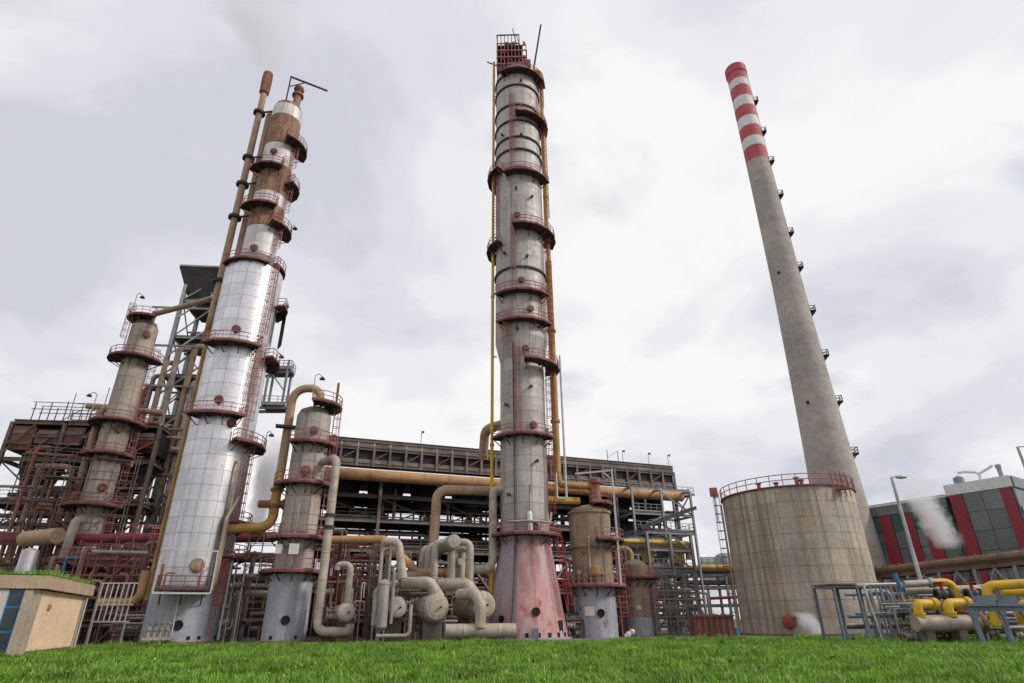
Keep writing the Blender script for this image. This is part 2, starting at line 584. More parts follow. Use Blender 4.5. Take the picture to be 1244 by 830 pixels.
def railing(parent, pts, m='red_rail', h=1.1, t=0.07, toe=True, name='railing', closed_ends=None, step=1.1):
    b = MB()
    # resample posts
    for i in range(len(pts) - 1):
        p, q = pts[i], pts[i + 1]
        b.bar(p + Vector((0, 0, h)), q + Vector((0, 0, h)), t)
        b.bar(p + Vector((0, 0, h * 0.55)), q + Vector((0, 0, h * 0.55)), t * 0.8)
        if toe:
            b.bar(p + Vector((0, 0, 0.10)), q + Vector((0, 0, 0.10)), 0.025, 0.18)
        n = max(1, round((q - p).length / step))
        for k in range(n):
            w = p + (q - p) * (k / n)
            b.bar(w, w + Vector((0, 0, h)), t)
    b.bar(pts[-1], pts[-1] + Vector((0, 0, h)), t)
    return b.build(name, m, parent)


def platform(parent, r, z, a0, a1, depth=1.15, rail='red_rail', deck='deck', ends=True, seg_deg=22, toe_m='deck_edge', bracket=True, inset=0.1):
    n = max(2, round((a1 - a0) / seg_deg))
    inn = arc_pts(r + inset, a0, a1, z, n); out = arc_pts(r + depth, a0, a1, z, n)
    b = MB()
    th = 0.16
    vs = []
    for k in range(n + 1):
        for p in (inn[k], out[k]):
            vs.append(p); vs.append(p - Vector((0, 0, th)))
    fs = []
    for k in range(n):
        a = 4 * k
        fs += [(a, a + 2, a + 6, a + 4), (a + 1, a + 5, a + 7, a + 3), (a + 2, a + 3, a + 7, a + 6), (a, a + 4, a + 5, a + 1)]
    fs += [(0, 1, 3, 2), (4 * n, 4 * n + 2, 4 * n + 3, 4 * n + 1)]
    b.add(vs, fs)
    plat = b.build('platform', deck, parent)
    # edge channel
    e = MB()
    for k in range(n):
        p = pol(r + depth + 0.035, a0 + (a1 - a0) * k / n, z - 0.09); q = pol(r + depth + 0.035, a0 + (a1 - a0) * (k + 1) / n, z - 0.09)
        e.bar(p, q, 0.06, 0.22)
    e.build('edge_channel', toe_m, plat)
    pts = list(arc_pts(r + depth - 0.05, a0, a1, z, n))
    if ends:
        pts = [pol(r + 0.25, a0, z)] + pts + [pol(r + 0.25, a1, z)]
    railing(plat, pts, rail)
    if bracket:
        nb = max(2, round((a1 - a0) / 32))
        for k in range(nb + 1):
            a = a0 + 4 + (a1 - a0 - 8) * k / nb
            g = MB()
            g.bar(pol(r + 0.03, a, z - 0.26), pol(r + depth - 0.05, a, z - 0.26), 0.10, 0.18)
            g.bar(pol(r + 0.03, a, z - 1.1), pol(r + depth * 0.85, a, z - 0.3), 0.09, 0.09)
            g.build('bracket', deck, plat)
    return plat


def ladder(parent, r, a, z0, z1, m='red_rail', cage=True, w=0.5, lean=None, name='ladder', cage_from=2.2):
    """caged ladder at radius r, angle a. lean = radius at the top"""
    r1 = r if lean is None else lean
    t = pol(1, a + 90, 0)
    n = pol(1, a, 0)

    def P(s, z, out=0.0):
        k = (z - z0) / max(1e-6, z1 - z0)
        return n * (r + (r1 - r) * k + out) + t * s + Vector((0, 0, z))
    b = MB()
    for s in (-w / 2, w / 2):
        b.bar(P(s, z0), P(s, z1), 0.06)
    k = int((z1 - z0) / 0.42)
    for i in range(1, k):
        z = z0 + 0.42 * i
        b.bar(P(-w / 2, z), P(w / 2, z), 0.035)
    o = b.build(name, m, parent)
    if cage and z1 - z0 > cage_from + 1:
        c = MB()
        zs = [z0 + cage_from + 1.05 * i for i in range(int((z1 - z0 - cage_from) / 1.05) + 1)]
        arc = [(math.cos(rad(x)) * -0.38, 0.05 + math.sin(rad(x)) * 0.72) for x in range(0, 181, 30)]
        for z in zs:
            for (s0, o0), (s1, o1) in zip(arc, arc[1:]):
                c.bar(P(s0, z, o0), P(s1, z, o1), 0.03, 0.07)
        for s0, o0 in arc[1:-1]:
            c.bar(P(s0, zs[0], o0), P(s0, zs[-1], o0), 0.04, 0.04)
        c.build('cage', m, o)
    return o


def manhole(parent, r, a, z, rr=0.45, m='rust', out=0.35, cover='deck_edge', name='manhole'):
    n = pol(1, a, 0)
    c = n * (r - 0.05) + Vector((0, 0, z))
    o = MB().lathe([(rr * 0.82, 0), (rr * 0.82, out * 0.7), (rr * 1.12, out * 0.7), (rr * 1.12, out * 0.95), (0, out * 0.95)], 18, c, axis=n).build(name, m, parent)
    MB().lathe([(rr * 1.02, out * 0.97), (rr * 1.02, out * 1.15), (rr * 0.8, out * 1.3), (0, out * 1.36)], 18, c, axis=n).build('cover', cover, o)
    return o


def dark_hole(parent, r, a, z, rr=0.4, slope=0.0, name='access_opening'):
    n = (pol(1, a, 0) + Vector((0, 0, slope))).normalized()
    c = pol(r, a, z) - n * 0.02
    o = MB().lathe([(rr * 1.18, 0), (rr * 1.18, 0.10), (rr, 0.10), (rr, 0.03), (0, 0.03)], 20, c, axis=n)
    return o.build(name, 'black', parent)


def nozzle(parent, r, a, z, rr=0.18, out=0.5, m='pipe_tan', name='nozzle'):
    n = pol(1, a, 0)
    c = n * (r - 0.05) + Vector((0, 0, z))
    return MB().lathe([(rr, 0), (rr, out - 0.1), (rr * 1.6, out - 0.1), (rr * 1.6, out + 0.08), (0, out + 0.08)], 12, c, axis=n).build(name, m, parent)


def flange(parent, p, d, r, m=None, name='flange', t=0.16):
    d = Vector(d).normalized()
    return MB().lathe([(r * 0.9, -t), (r * 1.35, -t), (r * 1.35, -0.02), (r * 1.2, -0.02), (r * 1.2, 0.02), (r * 1.35, 0.02), (r * 1.35, t), (r * 0.9, t)], 16, p, axis=d).build(name, m or 'pipe_grey', parent)


def pipe(label, pts, r, m='pipe_tan', cat='pipe', seg=12, bend=1.2, bands=0.0, flanges=(), group=None, name='pipe', parent=None, fm=None):
    """a pipe run as one thing (or a part when a parent is given); flanges = [(leg index, 0..1)]"""
    pts = [Vector(p) for p in pts]
    if parent is None:
        base = Vector((pts[0].x, pts[0].y, min(p.z for p in pts)))
        if flanges:
            e = empty(name, base, label, cat, group)
            rel = [p - base for p in pts]
            MB().tube(rel, r, seg, bend, bands=bands).build('pipe_run', m, e)
            for i, w in flanges:
                d = rel[i + 1] - rel[i]
                flange(e, rel[i] + d * w, d, r, fm or m)
            return e
        o = MB().tube([p - base for p in pts], r, seg, bend, bands=bands).build(name, m, None, loc=base)
        return tag(o, label, cat, group)
    o = MB().tube(pts, r, seg, bend, bands=bands).build(name, m, parent)
    for i, w in flanges:
        d = pts[i + 1] - pts[i]
        flange(o, pts[i] + d * w, d, r, fm or m)
    return o


def hook_lamp(parent, p, h=2.4, lean=(0.7, 0, 0), m='lamp_grey'):
    """a thin gooseneck pole with a bell lamp"""
    p = Vector(p); lv = Vector(lean)
    o = MB().tube([p, p + Vector((0, 0, h)), p + Vector((0, 0, h)) + lv * 0.5 + Vector((0, 0, 0.25)), p + Vector((0, 0, h - 0.15)) + lv], 0.055, 6, 1.5).build('lamp_pole', m, parent)
    c = p + Vector((0, 0, h - 0.2)) + lv
    MB().lathe([(0.0, 0.12), (0.16, 0.08), (0.36, -0.22), (0.30, -0.22), (0.0, -0.05)], 12, c).build('lamp_shade', 'lamp_dark', o)
    return o


def column_base(px, Y, name, label, cat='column', py=772):
    p = at(px, py, Y)
    e = empty(name, (p.x, p.y, 0), label, cat, rz=math.atan2(-p.x, p.y))
    e['kind'] = 'thing'
    return e, p.x


def rel(e, p):
    """a world point in the frame of a thing"""
    return Matrix.Rotation(-e.rotation_euler.z, 3, 'Z') @ (Vector(p) - e.location)

# ================================================================== SETTING: ground, yard, grass
def sheet(name, x0, x1, y0, y1, z, m, nx=1, ny=1):
    b = MB()
    vs = [(x0 + (x1 - x0) * i / nx, y0 + (y1 - y0) * j / ny, z) for j in range(ny + 1) for i in range(nx + 1)]
    fs = [(j * (nx + 1) + i, j * (nx + 1) + i + 1, (j + 1) * (nx + 1) + i + 1, (j + 1) * (nx + 1) + i) for j in range(ny) for i in range(nx)]
    b.add(vs, fs)
    o = b.build(name, m)
    o['kind'] = 'structure'
    return o


tag(sheet('ground', -4000, 4000, -300, 6000, -0.03, 'soil', 8, 8), 'dark soil under the grass and the works', kind='structure')
tag(sheet('yard', -120, 130, 58, 190, 0.004, 'yard', 4, 4), 'stained concrete yard the plant stands on', kind='structure')

mg = bpy.data.materials.new('grass_blade'); mg.use_nodes = True
t = mg.node_tree; b = t.nodes['Principled BSDF']
g = t.nodes.new('ShaderNodeNewGeometry')
rp = t.nodes.new('ShaderNodeValToRGB')
t.links.new(g.outputs['Random Per Island'], rp.inputs[0])
e = rp.color_ramp.elements
for p, c in ((0.0, (0.085, 0.185, 0.014)), (0.45, (0.165, 0.350, 0.024)), (0.84, (0.260, 0.470, 0.045)), (1.0, (0.44, 0.50, 0.13))):
    if p in (0.0, 1.0):
        k = e[0] if p == 0 else e[-1]
    else:
        k = e.new(p)
    k.position = p; k.color = (*c, 1)
ns = t.nodes.new('ShaderNodeTexNoise'); ns.inputs['Scale'].default_value = 0.35; ns.inputs['Detail'].default_value = 5
t.links.new(g.outputs['Position'], ns.inputs['Vector'])
mr = t.nodes.new('ShaderNodeMapRange'); mr.inputs[1].default_value = 0.35; mr.inputs[2].default_value = 0.65; mr.inputs[3].default_value = 0.66; mr.inputs[4].default_value = 1.3
t.links.new(ns.outputs['Fac'], mr.inputs[0])
hs = t.nodes.new('ShaderNodeHueSaturation')
t.links.new(mr.outputs[0], hs.inputs['Value']); t.links.new(rp.outputs[0], hs.inputs['Color'])
t.links.new(hs.outputs[0], b.inputs['Base Color'])
b.inputs['Roughness'].default_value = 0.55
tr = t.nodes.new('ShaderNodeBsdfTranslucent'); t.links.new(hs.outputs[0], tr.inputs['Color'])
ms = t.nodes.new('ShaderNodeMixShader'); ms.inputs[0].default_value = 0.35
t.links.new(b.outputs[0], ms.inputs[1]); t.links.new(tr.outputs[0], ms.inputs[2])
t.links.new(ms.outputs[0], t.nodes['Material Output'].inputs['Surface'])
M['grass_blade'] = mg


def grass(name, bx, by, bz, hmin, hmax, per, label, width=0.035, seed=3, spread=0.16, hfield=None):
    """clumps of bent blades at (bx, by, bz)"""
    rng = np.random.default_rng(seed)
    n = len(bx)
    ch = rng.uniform(hmin, hmax, n) * (hfield if hfield is not None else 1.0)
    k = n * per
    X = np.repeat(bx, per) + rng.normal(0, spread, k)
    Yv = np.repeat(by, per) + rng.normal(0, spread, k)
    Z = np.repeat(bz, per) if np.ndim(bz) else np.full(k, bz)
    Hh = np.repeat(ch, per) * rng.uniform(0.55, 1.15, k)
    th = rng.uniform(0, 2 * np.pi, k)
    ln = rng.uniform(0.25, 1.1, k) * Hh
    w = width * rng.uniform(0.6, 1.3, k)
    fx, fy = np.cos(th), np.sin(th)
    sx, sy = -fy, fx
    v = np.empty((k, 5, 3), np.float32)
    for i, s_ in enumerate((-1, 1)):
        v[:, i, 0] = X + sx * w * s_ * 0.5; v[:, i, 1] = Yv + sy * w * s_ * 0.5; v[:, i, 2] = Z - 0.03
        v[:, 2 + i, 0] = X + sx * w * s_ * 0.42 + fx * ln * 0.35; v[:, 2 + i, 1] = Yv + sy * w * s_ * 0.42 + fy * ln * 0.35; v[:, 2 + i, 2] = Z + Hh * 0.62
    v[:, 4, 0] = X + fx * ln; v[:, 4, 1] = Yv + fy * ln; v[:, 4, 2] = Z + Hh
    me = bpy.data.meshes.new(name)
    me.vertices.add(k * 5); me.vertices.foreach_set('co', v.ravel())
    base = (np.arange(k) * 5)[:, None]
    loops = (base + np.array([0, 1, 3, 2, 2, 3, 4])[None, :]).ravel().astype(np.int32)
    me.loops.add(len(loops)); me.loops.foreach_set('vertex_index', loops)
    st = (np.arange(k) * 7)[:, None] + np.array([0, 4])[None, :]
    me.polygons.add(k * 2)
    me.polygons.foreach_set('loop_start', st.ravel().astype(np.int32))
    me.update(calc_edges=True)
    me.materials.append(mg)
    o = bpy.data.objects.new(name, me)
    col.objects.link(o)
    return tag(o, label, kind='stuff')


def vnoise(x, y, s, seed):
    rng = np.random.default_rng(seed)
    G = rng.random((256, 256))
    a, b_ = x / s + 100, y / s + 100
    i, j = np.floor(a).astype(int), np.floor(b_).astype(int)
    u, v = a - i, b_ - j
    u = u * u * (3 - 2 * u); v = v * v * (3 - 2 * v)
    g_ = lambda p, q: G[p % 256, q % 256]
    return (g_(i, j) * (1 - u) + g_(i + 1, j) * u) * (1 - v) + (g_(i, j + 1) * (1 - u) + g_(i + 1, j + 1) * u) * v


rng = np.random.default_rng(11)
n = 34000
gy = 16 + 46 * rng.random(n) ** 0.85
gx = (rng.random(n) * 2 - 1) * (gy * 1.02 + 6)
edge = 59.5 + 2.6 * vnoise(gx, gx * 0 + 3, 4.0, 5) + np.where(gx > 26, -8 * np.clip((gx - 26) / 18, 0, 1), 0)
hut_u = (gx + 31.3) * math.cos(U_ANG) + (gy - 42) * math.sin(U_ANG)
hut_v = -(gx + 31.3) * math.sin(U_ANG) + (gy - 42) * math.cos(U_ANG)
keep = (gy < edge) & ~((hut_u < 0.4) & (hut_v > -0.4) & (hut_v < 12.6))
gx, gy = gx[keep], gy[keep]
hf = 0.22 + 0.80 * vnoise(gx, gy, 2.6, 1) ** 1.7 + 1.15 * vnoise(gx, gy, 0.8, 2) ** 2.2
grass('grass', gx, gy, 0.0, 0.12, 0.30, 15, 'bright green uncut grass in front of the plant', width=0.038, hfield=hf)

# taller weeds along the edge of the yard and round the plant foot
n = 520
wx = (rng.random(n) * 2 - 1) * 62
wy = 58.5 + 3.4 * rng.random(n)
k_ = vnoise(wx, wx * 0 + 1, 5.0, 21) > 0.42
hut_v = -(wx + 31.3) * math.sin(U_ANG) + (wy - 42) * math.cos(U_ANG)
hut_u = (wx + 31.3) * math.cos(U_ANG) + (wy - 42) * math.sin(U_ANG)
k_ &= ~((hut_u < 0.6) & (hut_v < 13))
wx, wy = wx[k_], wy[k_]
grass('weeds', wx, wy, 0.0, 0.2, 0.55, 16, 'taller weeds along the edge of the yard', width=0.07, seed=31, spread=0.22)
n = 420
wx = (rng.random(n) * 2 - 1) * 40
wy = 20 + 36 * rng.random(n)
k_ = (np.abs(wx) < wy) & ~((wx < -26) & (wy > 40))
wx, wy = wx[k_], wy[k_]
grass('broadleaf_weeds', wx, wy, 0.02, 0.14, 0.36, 12, 'broad leaved weeds scattered through the grass', width=0.14, seed=33, spread=0.12)

# ================================================================== TALL CENTRE TOWER
CY = 70.0
ct, cxx = column_base(640, CY, 'distillation_tower', 'very tall grey tower with a pink conical skirt and red cage on top', 'tower')
R1, R2 = 2.75, 3.35


def zc(py, r=R1, px=640):
    return hz(px, py, CY - r)


Z_SK = zc(652); Z_T0 = zc(432); Z_T1 = zc(408); Z_TOP = zc(80, R2)
# conical skirt of plates over a dark inner shell
MB().lathe([(4.36, 0.0), (R1 - 0.03, Z_SK)], 40).build('skirt_core', 'seam', ct)


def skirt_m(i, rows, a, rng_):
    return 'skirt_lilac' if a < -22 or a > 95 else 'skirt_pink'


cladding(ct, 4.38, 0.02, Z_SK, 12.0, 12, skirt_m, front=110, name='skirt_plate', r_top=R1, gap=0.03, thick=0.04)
MB().lathe([(4.42, 0.0), (4.75, 0.0), (4.75, 0.16), (4.42, 0.16)], 40).build('base_ring', 'skirt_grey', ct)
# shell under the plates
MB().lathe([(R1 - 0.02, Z_SK), (R1 - 0.02, Z_T0), (R2 - 0.02, Z_T1), (R2 - 0.02, Z_TOP), (R2 * 0.9, Z_TOP + 0.9), (R2 * 0.55, Z_TOP + 1.7), (0.5, Z_TOP + 2.0)], 40).build('shell', 'seam', ct)
cladding(ct, R1, Z_SK + 0.1, Z_T0, 1.75, 10, 'clad', front=75, thick=0.035, gap=0.035)
cladding(ct, R1, Z_T0, Z_T1, 4, 10, 'clad', front=75, r_top=R2, thick=0.035, gap=0.035)
cladding(ct, R2, Z_T1, Z_TOP, 1.95, 10, 'clad', front=75, thick=0.035, gap=0.03)
for py in (88, 103, 127, 146, 166, 181, 203, 324):
    z = zc(py, R2)
    MB().lathe([(R2 + 0.03, z - 0.16), (R2 + 0.24, z - 0.16), (R2 + 0.24, z + 0.12), (R2 + 0.03, z + 0.12)], 40).build('stiffener_ring', 'steel_dark', ct)
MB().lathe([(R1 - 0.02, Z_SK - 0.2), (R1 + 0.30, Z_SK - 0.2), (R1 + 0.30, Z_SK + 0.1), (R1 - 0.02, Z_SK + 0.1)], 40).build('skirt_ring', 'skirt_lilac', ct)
# platforms
for py, r, a0, a1, dp in ((646, R1, -105, 75, 1.35), (524, R1, -70, 68, 1.25), (432, R1 + 0.3, 5, 112, 1.7), (384, R2, -45, 62, 1.2), (349, R2, -48, 58, 1.2),
                          (284, R2, -128, -42, 1.3), (268, R2, -12, 112, 1.7), (194, R2, -128, -40, 1.3), (203, R2, -30, 75, 1.3),
                          (132, R2, -5, 105, 1.35), (80, R2, -38, 88, 1.25)):
    platform(ct, r, zc(py, r + dp), a0, a1, dp)
for a, p0, p1, rr in ((-14, 203, 118, R2), (-14, 345, 268, R2), (-10, 524, 425, R1 + 0.25), (50, 384, 349, R2), (-30, 432, 384, R2), (-60, 284, 203, R2)):
    ladder(ct, rr + 0.22, a, zc(p0, rr), zc(p1, rr) + 1.0)
ladder(ct, R1 + 0.35, 66, Z_SK + 0.4, zc(524) + 1.0, 'dull_red')
ladder(ct, R1 + 0.35, 72, zc(524), zc(432) + 1.0, 'dull_red')
ladder(ct, R2 + 0.35, 70, zc(432), zc(268, R2) + 1.0, 'dull_red')
ladder(ct, R2 + 0.35, 76, zc(268, R2), zc(132, R2) + 1.0, 'dull_red')
ladder(ct, R2 + 0.35, 70, zc(132, R2), zc(80, R2) + 1.0, 'dull_red')
# leaning caged ladder beside the skirt
ladder(ct, 4.95, 62, 2.6, Z_SK + 1.2, 'red_bright', lean=R1 + 0.9, cage_from=0.6, w=0.6)
for py, a in ((516, 25), (341, 2), (375, 20), (424, 8), (262, -5), (640, 22)):
    manhole(ct, R1 if py > 432 else R2, a, zc(py, R1 if py > 432 else R2), 0.42)
for py, a in ((90, -25), (99, 10), (160, -40), (165, 8), (230, -6), (238, 30), (305, -35), (312, 15), (395, 40), (400, -8), (470, 20), (490, -40), (210, -70), (560, 30), (600, -35)):
    r = R1 if py > 432 else R2
    nozzle(ct, r, a, zc(py, r), 0.13, 0.45, 'steel_dark')
dark_hole(ct, 4.05, 14, 2.55, 0.36, 0.16)
dark_hole(ct, 4.16, -38, 1.9, 0.3, 0.16)
MB().box((0, 0, 0), (0.7, 0.2, 0.9)).build('drip_box', 'steel_blue', ct, loc=pol(4.7, 10, 0.6))
for a in range(-80, 90, 16):
    MB().box((0, 0, 0), (0.34, 0.12, 0.4)).build('vent_hole', 'black', ct, loc=pol(4.37, a, 0.42)).rotation_euler = (0, 0, rad(a))
MB().box((0, 0, 0), (0.7, 0.1, 1.5)).build('doorway', 'black', ct, loc=pol(4.24, 56, 1.0)).rotation_euler = (0, 0, rad(56))
# dark drain line running down the shell and skirt
MB().tube([pol(R1 + 0.35, -20, zc(350)), pol(R1 + 0.35, -20, Z_SK + 0.5), pol(R1 + 0.22, -20, Z_SK - 0.2), pol(4.52, -20, 0.1)], 0.10, 8).build('drain_line', 'pipe_dark', ct)
MB().tube([pol(R1 + 0.3, 12, Z_SK + 0.4), pol(R1 + 0.3, 12, zc(600)), pol(R1 + 0.6, 12, zc(590))], 0.14, 8).build('relief_pipe', 'pipe_tan', ct)
MB().lathe([(0.28, 0), (0.28, 1.8), (0.18, 2.1)], 12, pol(R1 + 0.55, 10, Z_SK + 0.5)).build('filter_pot', 'sign_white', ct)
MB().tube([pol(R1 + 0.9, -30, Z_SK + 1.5), pol(R1 + 0.9, 10, Z_SK + 1.55), pol(R1 + 0.9, 50, Z_SK + 1.5), pol(R1 + 1.0, 52, Z_SK + 2.6)], 0.13, 8).build('steam_line', 'pipe_tan', ct)
# red cage structure on the top
ZC_ = hz(627, 45, CY - 2.0) - Z_TOP
cx0, cx1, cy0, cy1 = -3.1, 1.6, -2.3, 1.6
MB().box(((cx0 + cx1) / 2, (cy0 + cy1) / 2, Z_TOP + 1.6), (cx1 - cx0, cy1 - cy0, 0.14)).build('top_deck', 'deck', ct)
rgc = random.Random(2)
for j_, yy in enumerate((cy0, cy1)):
    for i in range(9):
        x = cx0 + (cx1 - cx0) * i / 8
        MB().bar((x, yy, Z_TOP + 0.3), (x, yy, Z_TOP + ZC_ - (0 if i < 6 else 2.2)), 0.13).build('cage_post', 'red_rail', ct)
        for lv_ in range(4):
            if i < 8 and rgc.random() < 0.55:
                MB().box((x + (cx1 - cx0) / 16, yy + 0.05, Z_TOP + 1.6 + lv_ * (ZC_ - 2.0) / 4), ((cx1 - cx0) / 8 - 0.16, 0.06, rgc.uniform(0.5, 1.1))).build('cage_panel', rgc.choice(('deck_edge', 'red_rail', 'deck_edge')), ct)
for w_ in (0.2, 0.38, 0.56, 0.76, 1.0):
    z = Z_TOP + ZC_ * w_
    bb = MB()
    xe = cx1 if w_ < 0.75 else cx1 - 1.2
    pp = [Vector((cx0 - 0.1, cy0 - 0.1, z)), Vector((xe + 0.1, cy0 - 0.1, z)), Vector((xe + 0.1, cy1 + 0.1, z)), Vector((cx0 - 0.1, cy1 + 0.1, z))]
    for p_, q_ in zip(pp, pp[1:] + pp[:1]):
        bb.bar(p_, q_, 0.12, 0.22)
    bb.build('cage_ring', 'red_rail' if w_ < 0.9 else 'steel_dark', ct)
for w_ in (0.42, 0.72):
    MB().box(((cx0 + cx1) / 2 - 0.3, (cy0 + cy1) / 2, Z_TOP + ZC_ * w_), (cx1 - cx0 - 0.7, cy1 - cy0, 0.10)).build('cage_floor', 'deck', ct)
MB().lathe([(0.9, 0), (0.9, 3.0), (0.6, 3.6), (0, 3.8)], 16, (-0.6, -0.4, Z_TOP + 1.7)).build('top_nozzle', 'pipe_brown', ct)
MB().box((0, 0, 0), (1.5, 0.6, 1.4)).build('control_box', 'red_rail', ct, loc=(1.6, -1.2, Z_TOP + 3.0))
# crane jibs
MB().bar((2.9, -0.6, Z_TOP + 0.5), (2.9, -0.6, Z_TOP + 3.2), 0.34).build('davit_post', 'rust_orange', ct)
MB().bar((2.9, -0.6, Z_TOP + 3.0), (4.3, -1.2, Z_TOP + 12.4), 0.26).build('davit_jib', 'steel_dark', ct)
MB().bar((0.1, -0.4, Z_TOP + ZC_ - 0.2), (-0.55, -0.6, Z_TOP + ZC_ + 4.0), 0.16).build('davit_jib', 'steel', ct)
MB().bar((0.7, -0.4, Z_TOP + ZC_ - 0.2), (0.0, -0.6, Z_TOP + ZC_ + 2.4), 0.12).build('davit_stay', 'steel', ct)
MB().bar((-2.7, -0.5, Z_TOP + 3.2), (-4.9, -0.6, Z_TOP + 4.4), 0.16).build('davit_jib', 'steel', ct)

# yellow gas line up the tower's near left edge, orange overhead line up the right
cbase = Vector((cxx, CY, 0))
zy0, zy1 = hz(597, 700, CY - 0.5), hz(601, 76, CY - 0.5)
xl = at(597.5, 560, CY - 0.5).x
yp = pipe('slim bright yellow pipe climbing the edge of the tall centre tower', [Vector((xl, CY - 0.5, 4.5)), Vector((xl, CY - 0.5, zy1))], 0.20, 'yellow', flanges=[(0, 0.2), (0, 0.45), (0, 0.7)], fm='yellow_worn')
for k in range(8):
    z = 14 + k * 9.2
    rr = R1 if z < Z_T0 else R2
    MB().bar(Vector((0, 0, z - 4.5)), Vector((-xl + cxx - math.sqrt(max(0, rr ** 2 - 0.25)) + 0.1, 0, z - 4.5)), 0.09, 0.14).build('pipe_bracket', 'steel_dark', yp)

xr = R2 + 0.65
zt = Z_TOP + 3.2
o_pts = [cbase + Vector((0.4, 0.4, Z_TOP + 1.8)), cbase + Vector((0.4, 0.4, zt)), cbase + Vector((xr, 0.4, zt)), cbase + Vector((xr, 0.4, zc(300, R2)))]
pipe('worn yellow overhead pipe down the upper half of the centre tower', o_pts, 0.28, 'yellow_worn', flanges=[(2, 0.3), (2, 0.7)])
p0 = o_pts[-1]
zD = hz(700, 590, CY + 1)
q = [p0, Vector((p0.x, p0.y, zD)), Vector((at(721, 592, CY + 1.6).x, CY + 1.6, zD)), Vector((at(721, 592, CY + 1.6).x, CY + 1.6, hz(722, 614, CY + 1.6)))]
pipe('wide ochre yellow pipe from the centre tower into the brown drum top', q, 0.44, 'ochre', flanges=[(0, 0.35), (0, 0.75), (2, 0.6)], bend=0.9)
g0 = at(680, 432, CY - 1.2)
pipe('thin grey pipe hanging beside the tall tower with a hooked end', [g0, Vector((g0.x, g0.y, hz(684, 606, CY - 1.2))), Vector((g0.x - 1.1, g0.y, hz(684, 606, CY - 1.2))), Vector((g0.x - 1.1, g0.y, hz(684, 575, CY - 1.2)))], 0.13, 'steel_light', seg=8)

# ================================================================== TALL ALUMINIUM COLUMN
AY = 66.0
ca, axx = column_base(219, AY, 'fractionating_column', 'tall shiny aluminium clad column with rusty banded top and platforms', 'column')
RA, RB = 3.45, 2.08


def za(py, px, r):
    return hz(px, py, AY - r)


ZA1 = za(711, 205, RA)           # top of painted skirt
ZA2 = za(316, 300, RA)           # end of the wide section
ZA3 = za(303, 306, RB + 0.6)
ZA4 = za(124, 345, RB)           # top tangent
MB().lathe([(RA + 0.05, 0), (RA + 0.05, ZA1)], 40).build('skirt', 'skirt_grey', ca)
MB().lathe([(RA + 0.07, 0), (RA + 0.4, 0), (RA + 0.4, 0.22), (RA + 0.07, 0.22)], 40).build('base_ring', 'rust', ca)
MB().lathe([(RA - 0.02, ZA1), (RA - 0.02, ZA2), (RB, ZA3 + 0.2)], 40).build('shell', 'alu_seam', ca)
cladding(ca, RA, ZA1 + 0.02, ZA2, 1.62, 12, 'alu', front=100, thick=0.03, gap=0.034)
# banded upper section: bare metal and rusty bands in turn
pys = [(303, 'band_white'), (262, 'band_rust'), (241, 'band_white'), (226, 'band_rust'), (190, 'band_white'), (170, 'band_rust'), (148, 'band_rust'), (136, 'band_white')]
zs_ = [ZA3 - 0.8] + [za(p, 330, RB) for p in (272, 244, 230, 196, 172, 150, 137)] + [ZA4]
mts = ['band_white', 'band_rust', 'band_white', 'band_rust', 'band_white', 'band_rust', 'band_rust', 'band_white']
for k in range(8):
    cladding(ca, RB, zs_[k], zs_[k + 1], max(2.2, (zs_[k + 1] - zs_[k]) / 2), 8, mts[k], front=110, name='band_panel', gap=0.03, thick=0.04)
MB().lathe([(RB - 0.02, ZA3 - 1), (RB - 0.02, ZA4), (RB * 0.9, ZA4 + 0.7), (RB * 0.5, ZA4 + 1.3), (0.4, ZA4 + 1.5)], 32).build('upper_shell', 'band_rust', ca)
# nozzle on the crown with a round valve
MB().lathe([(0.55, 0), (0.55, 2.4), (0.85, 2.5), (0.85, 2.8), (0.5, 2.9), (0.5, 3.6), (0, 3.7)], 16, (0.9, -0.5, ZA4 + 0.8)).build('crown_nozzle', 'band_rust', ca)
MB().lathe([(0.0, -0.75), (0.6, -0.5), (0.8, 0), (0.6, 0.5), (0, 0.75)], 14, (0.9, -0.5, ZA4 + 4.7)).build('crown_valve', 'rust', ca)
MB().bar((-0.6, -1.0, ZA4 + 0.5), (-0.6, -1.0, ZA4 + 6.4), 0.22).build('davit_post', 'steel_dark', ca)
MB().bar((-0.6, -1.0, ZA4 + 6.3), (4.9, -1.6, ZA4 + 5.4), 0.22).build('davit_jib', 'steel_dark', ca)
MB().bar((-0.6, -1.0, ZA4 + 4.2), (1.6, -1.25, ZA4 + 5.9), 0.12).build('davit_stay', 'steel_dark', ca)
# platforms: left-front set and right set climbing in turn
for py, px, r, a0, a1, dp in ((311, 298, RA - 0.75, -78, 22, 1.3), (411, 272, RA, -56, 28, 1.5), (498, 250, RA, -56, 25, 1.5),
                              (195, 326, RB, -85, 12, 1.35), (242, 318, RB, -85, 18, 1.35)):
    platform(ca, r, za(py, px, r + dp), a0, a1, dp)
for py, px, r, a0, a1, dp in ((160, 362, RB, 8, 112, 1.6), (208, 360, RB, 42, 128, 1.5), (262, 342, RB, 12, 112, 1.5), (310, 345, RB, 40, 120, 1.6),
                              (350, 342, RA, 62, 125, 1.3), (418, 326, RA, 50, 118, 1.5), (528, 295, RA, 18, 104, 1.5), (628, 284, RA, 40, 112, 1.4), (671, 270, RA, 42, 108, 1.5)):
    platform(ca, r, za(py, px, r + dp * 0.8), a0, a1, dp)
MB().lathe([(RA + 1.25, za(395, 335, RA)), (RA + 1.25, za(352, 340, RA))], 10, a0=rad(78), a1=rad(112)).build('wind_shield', 'deck', ca)
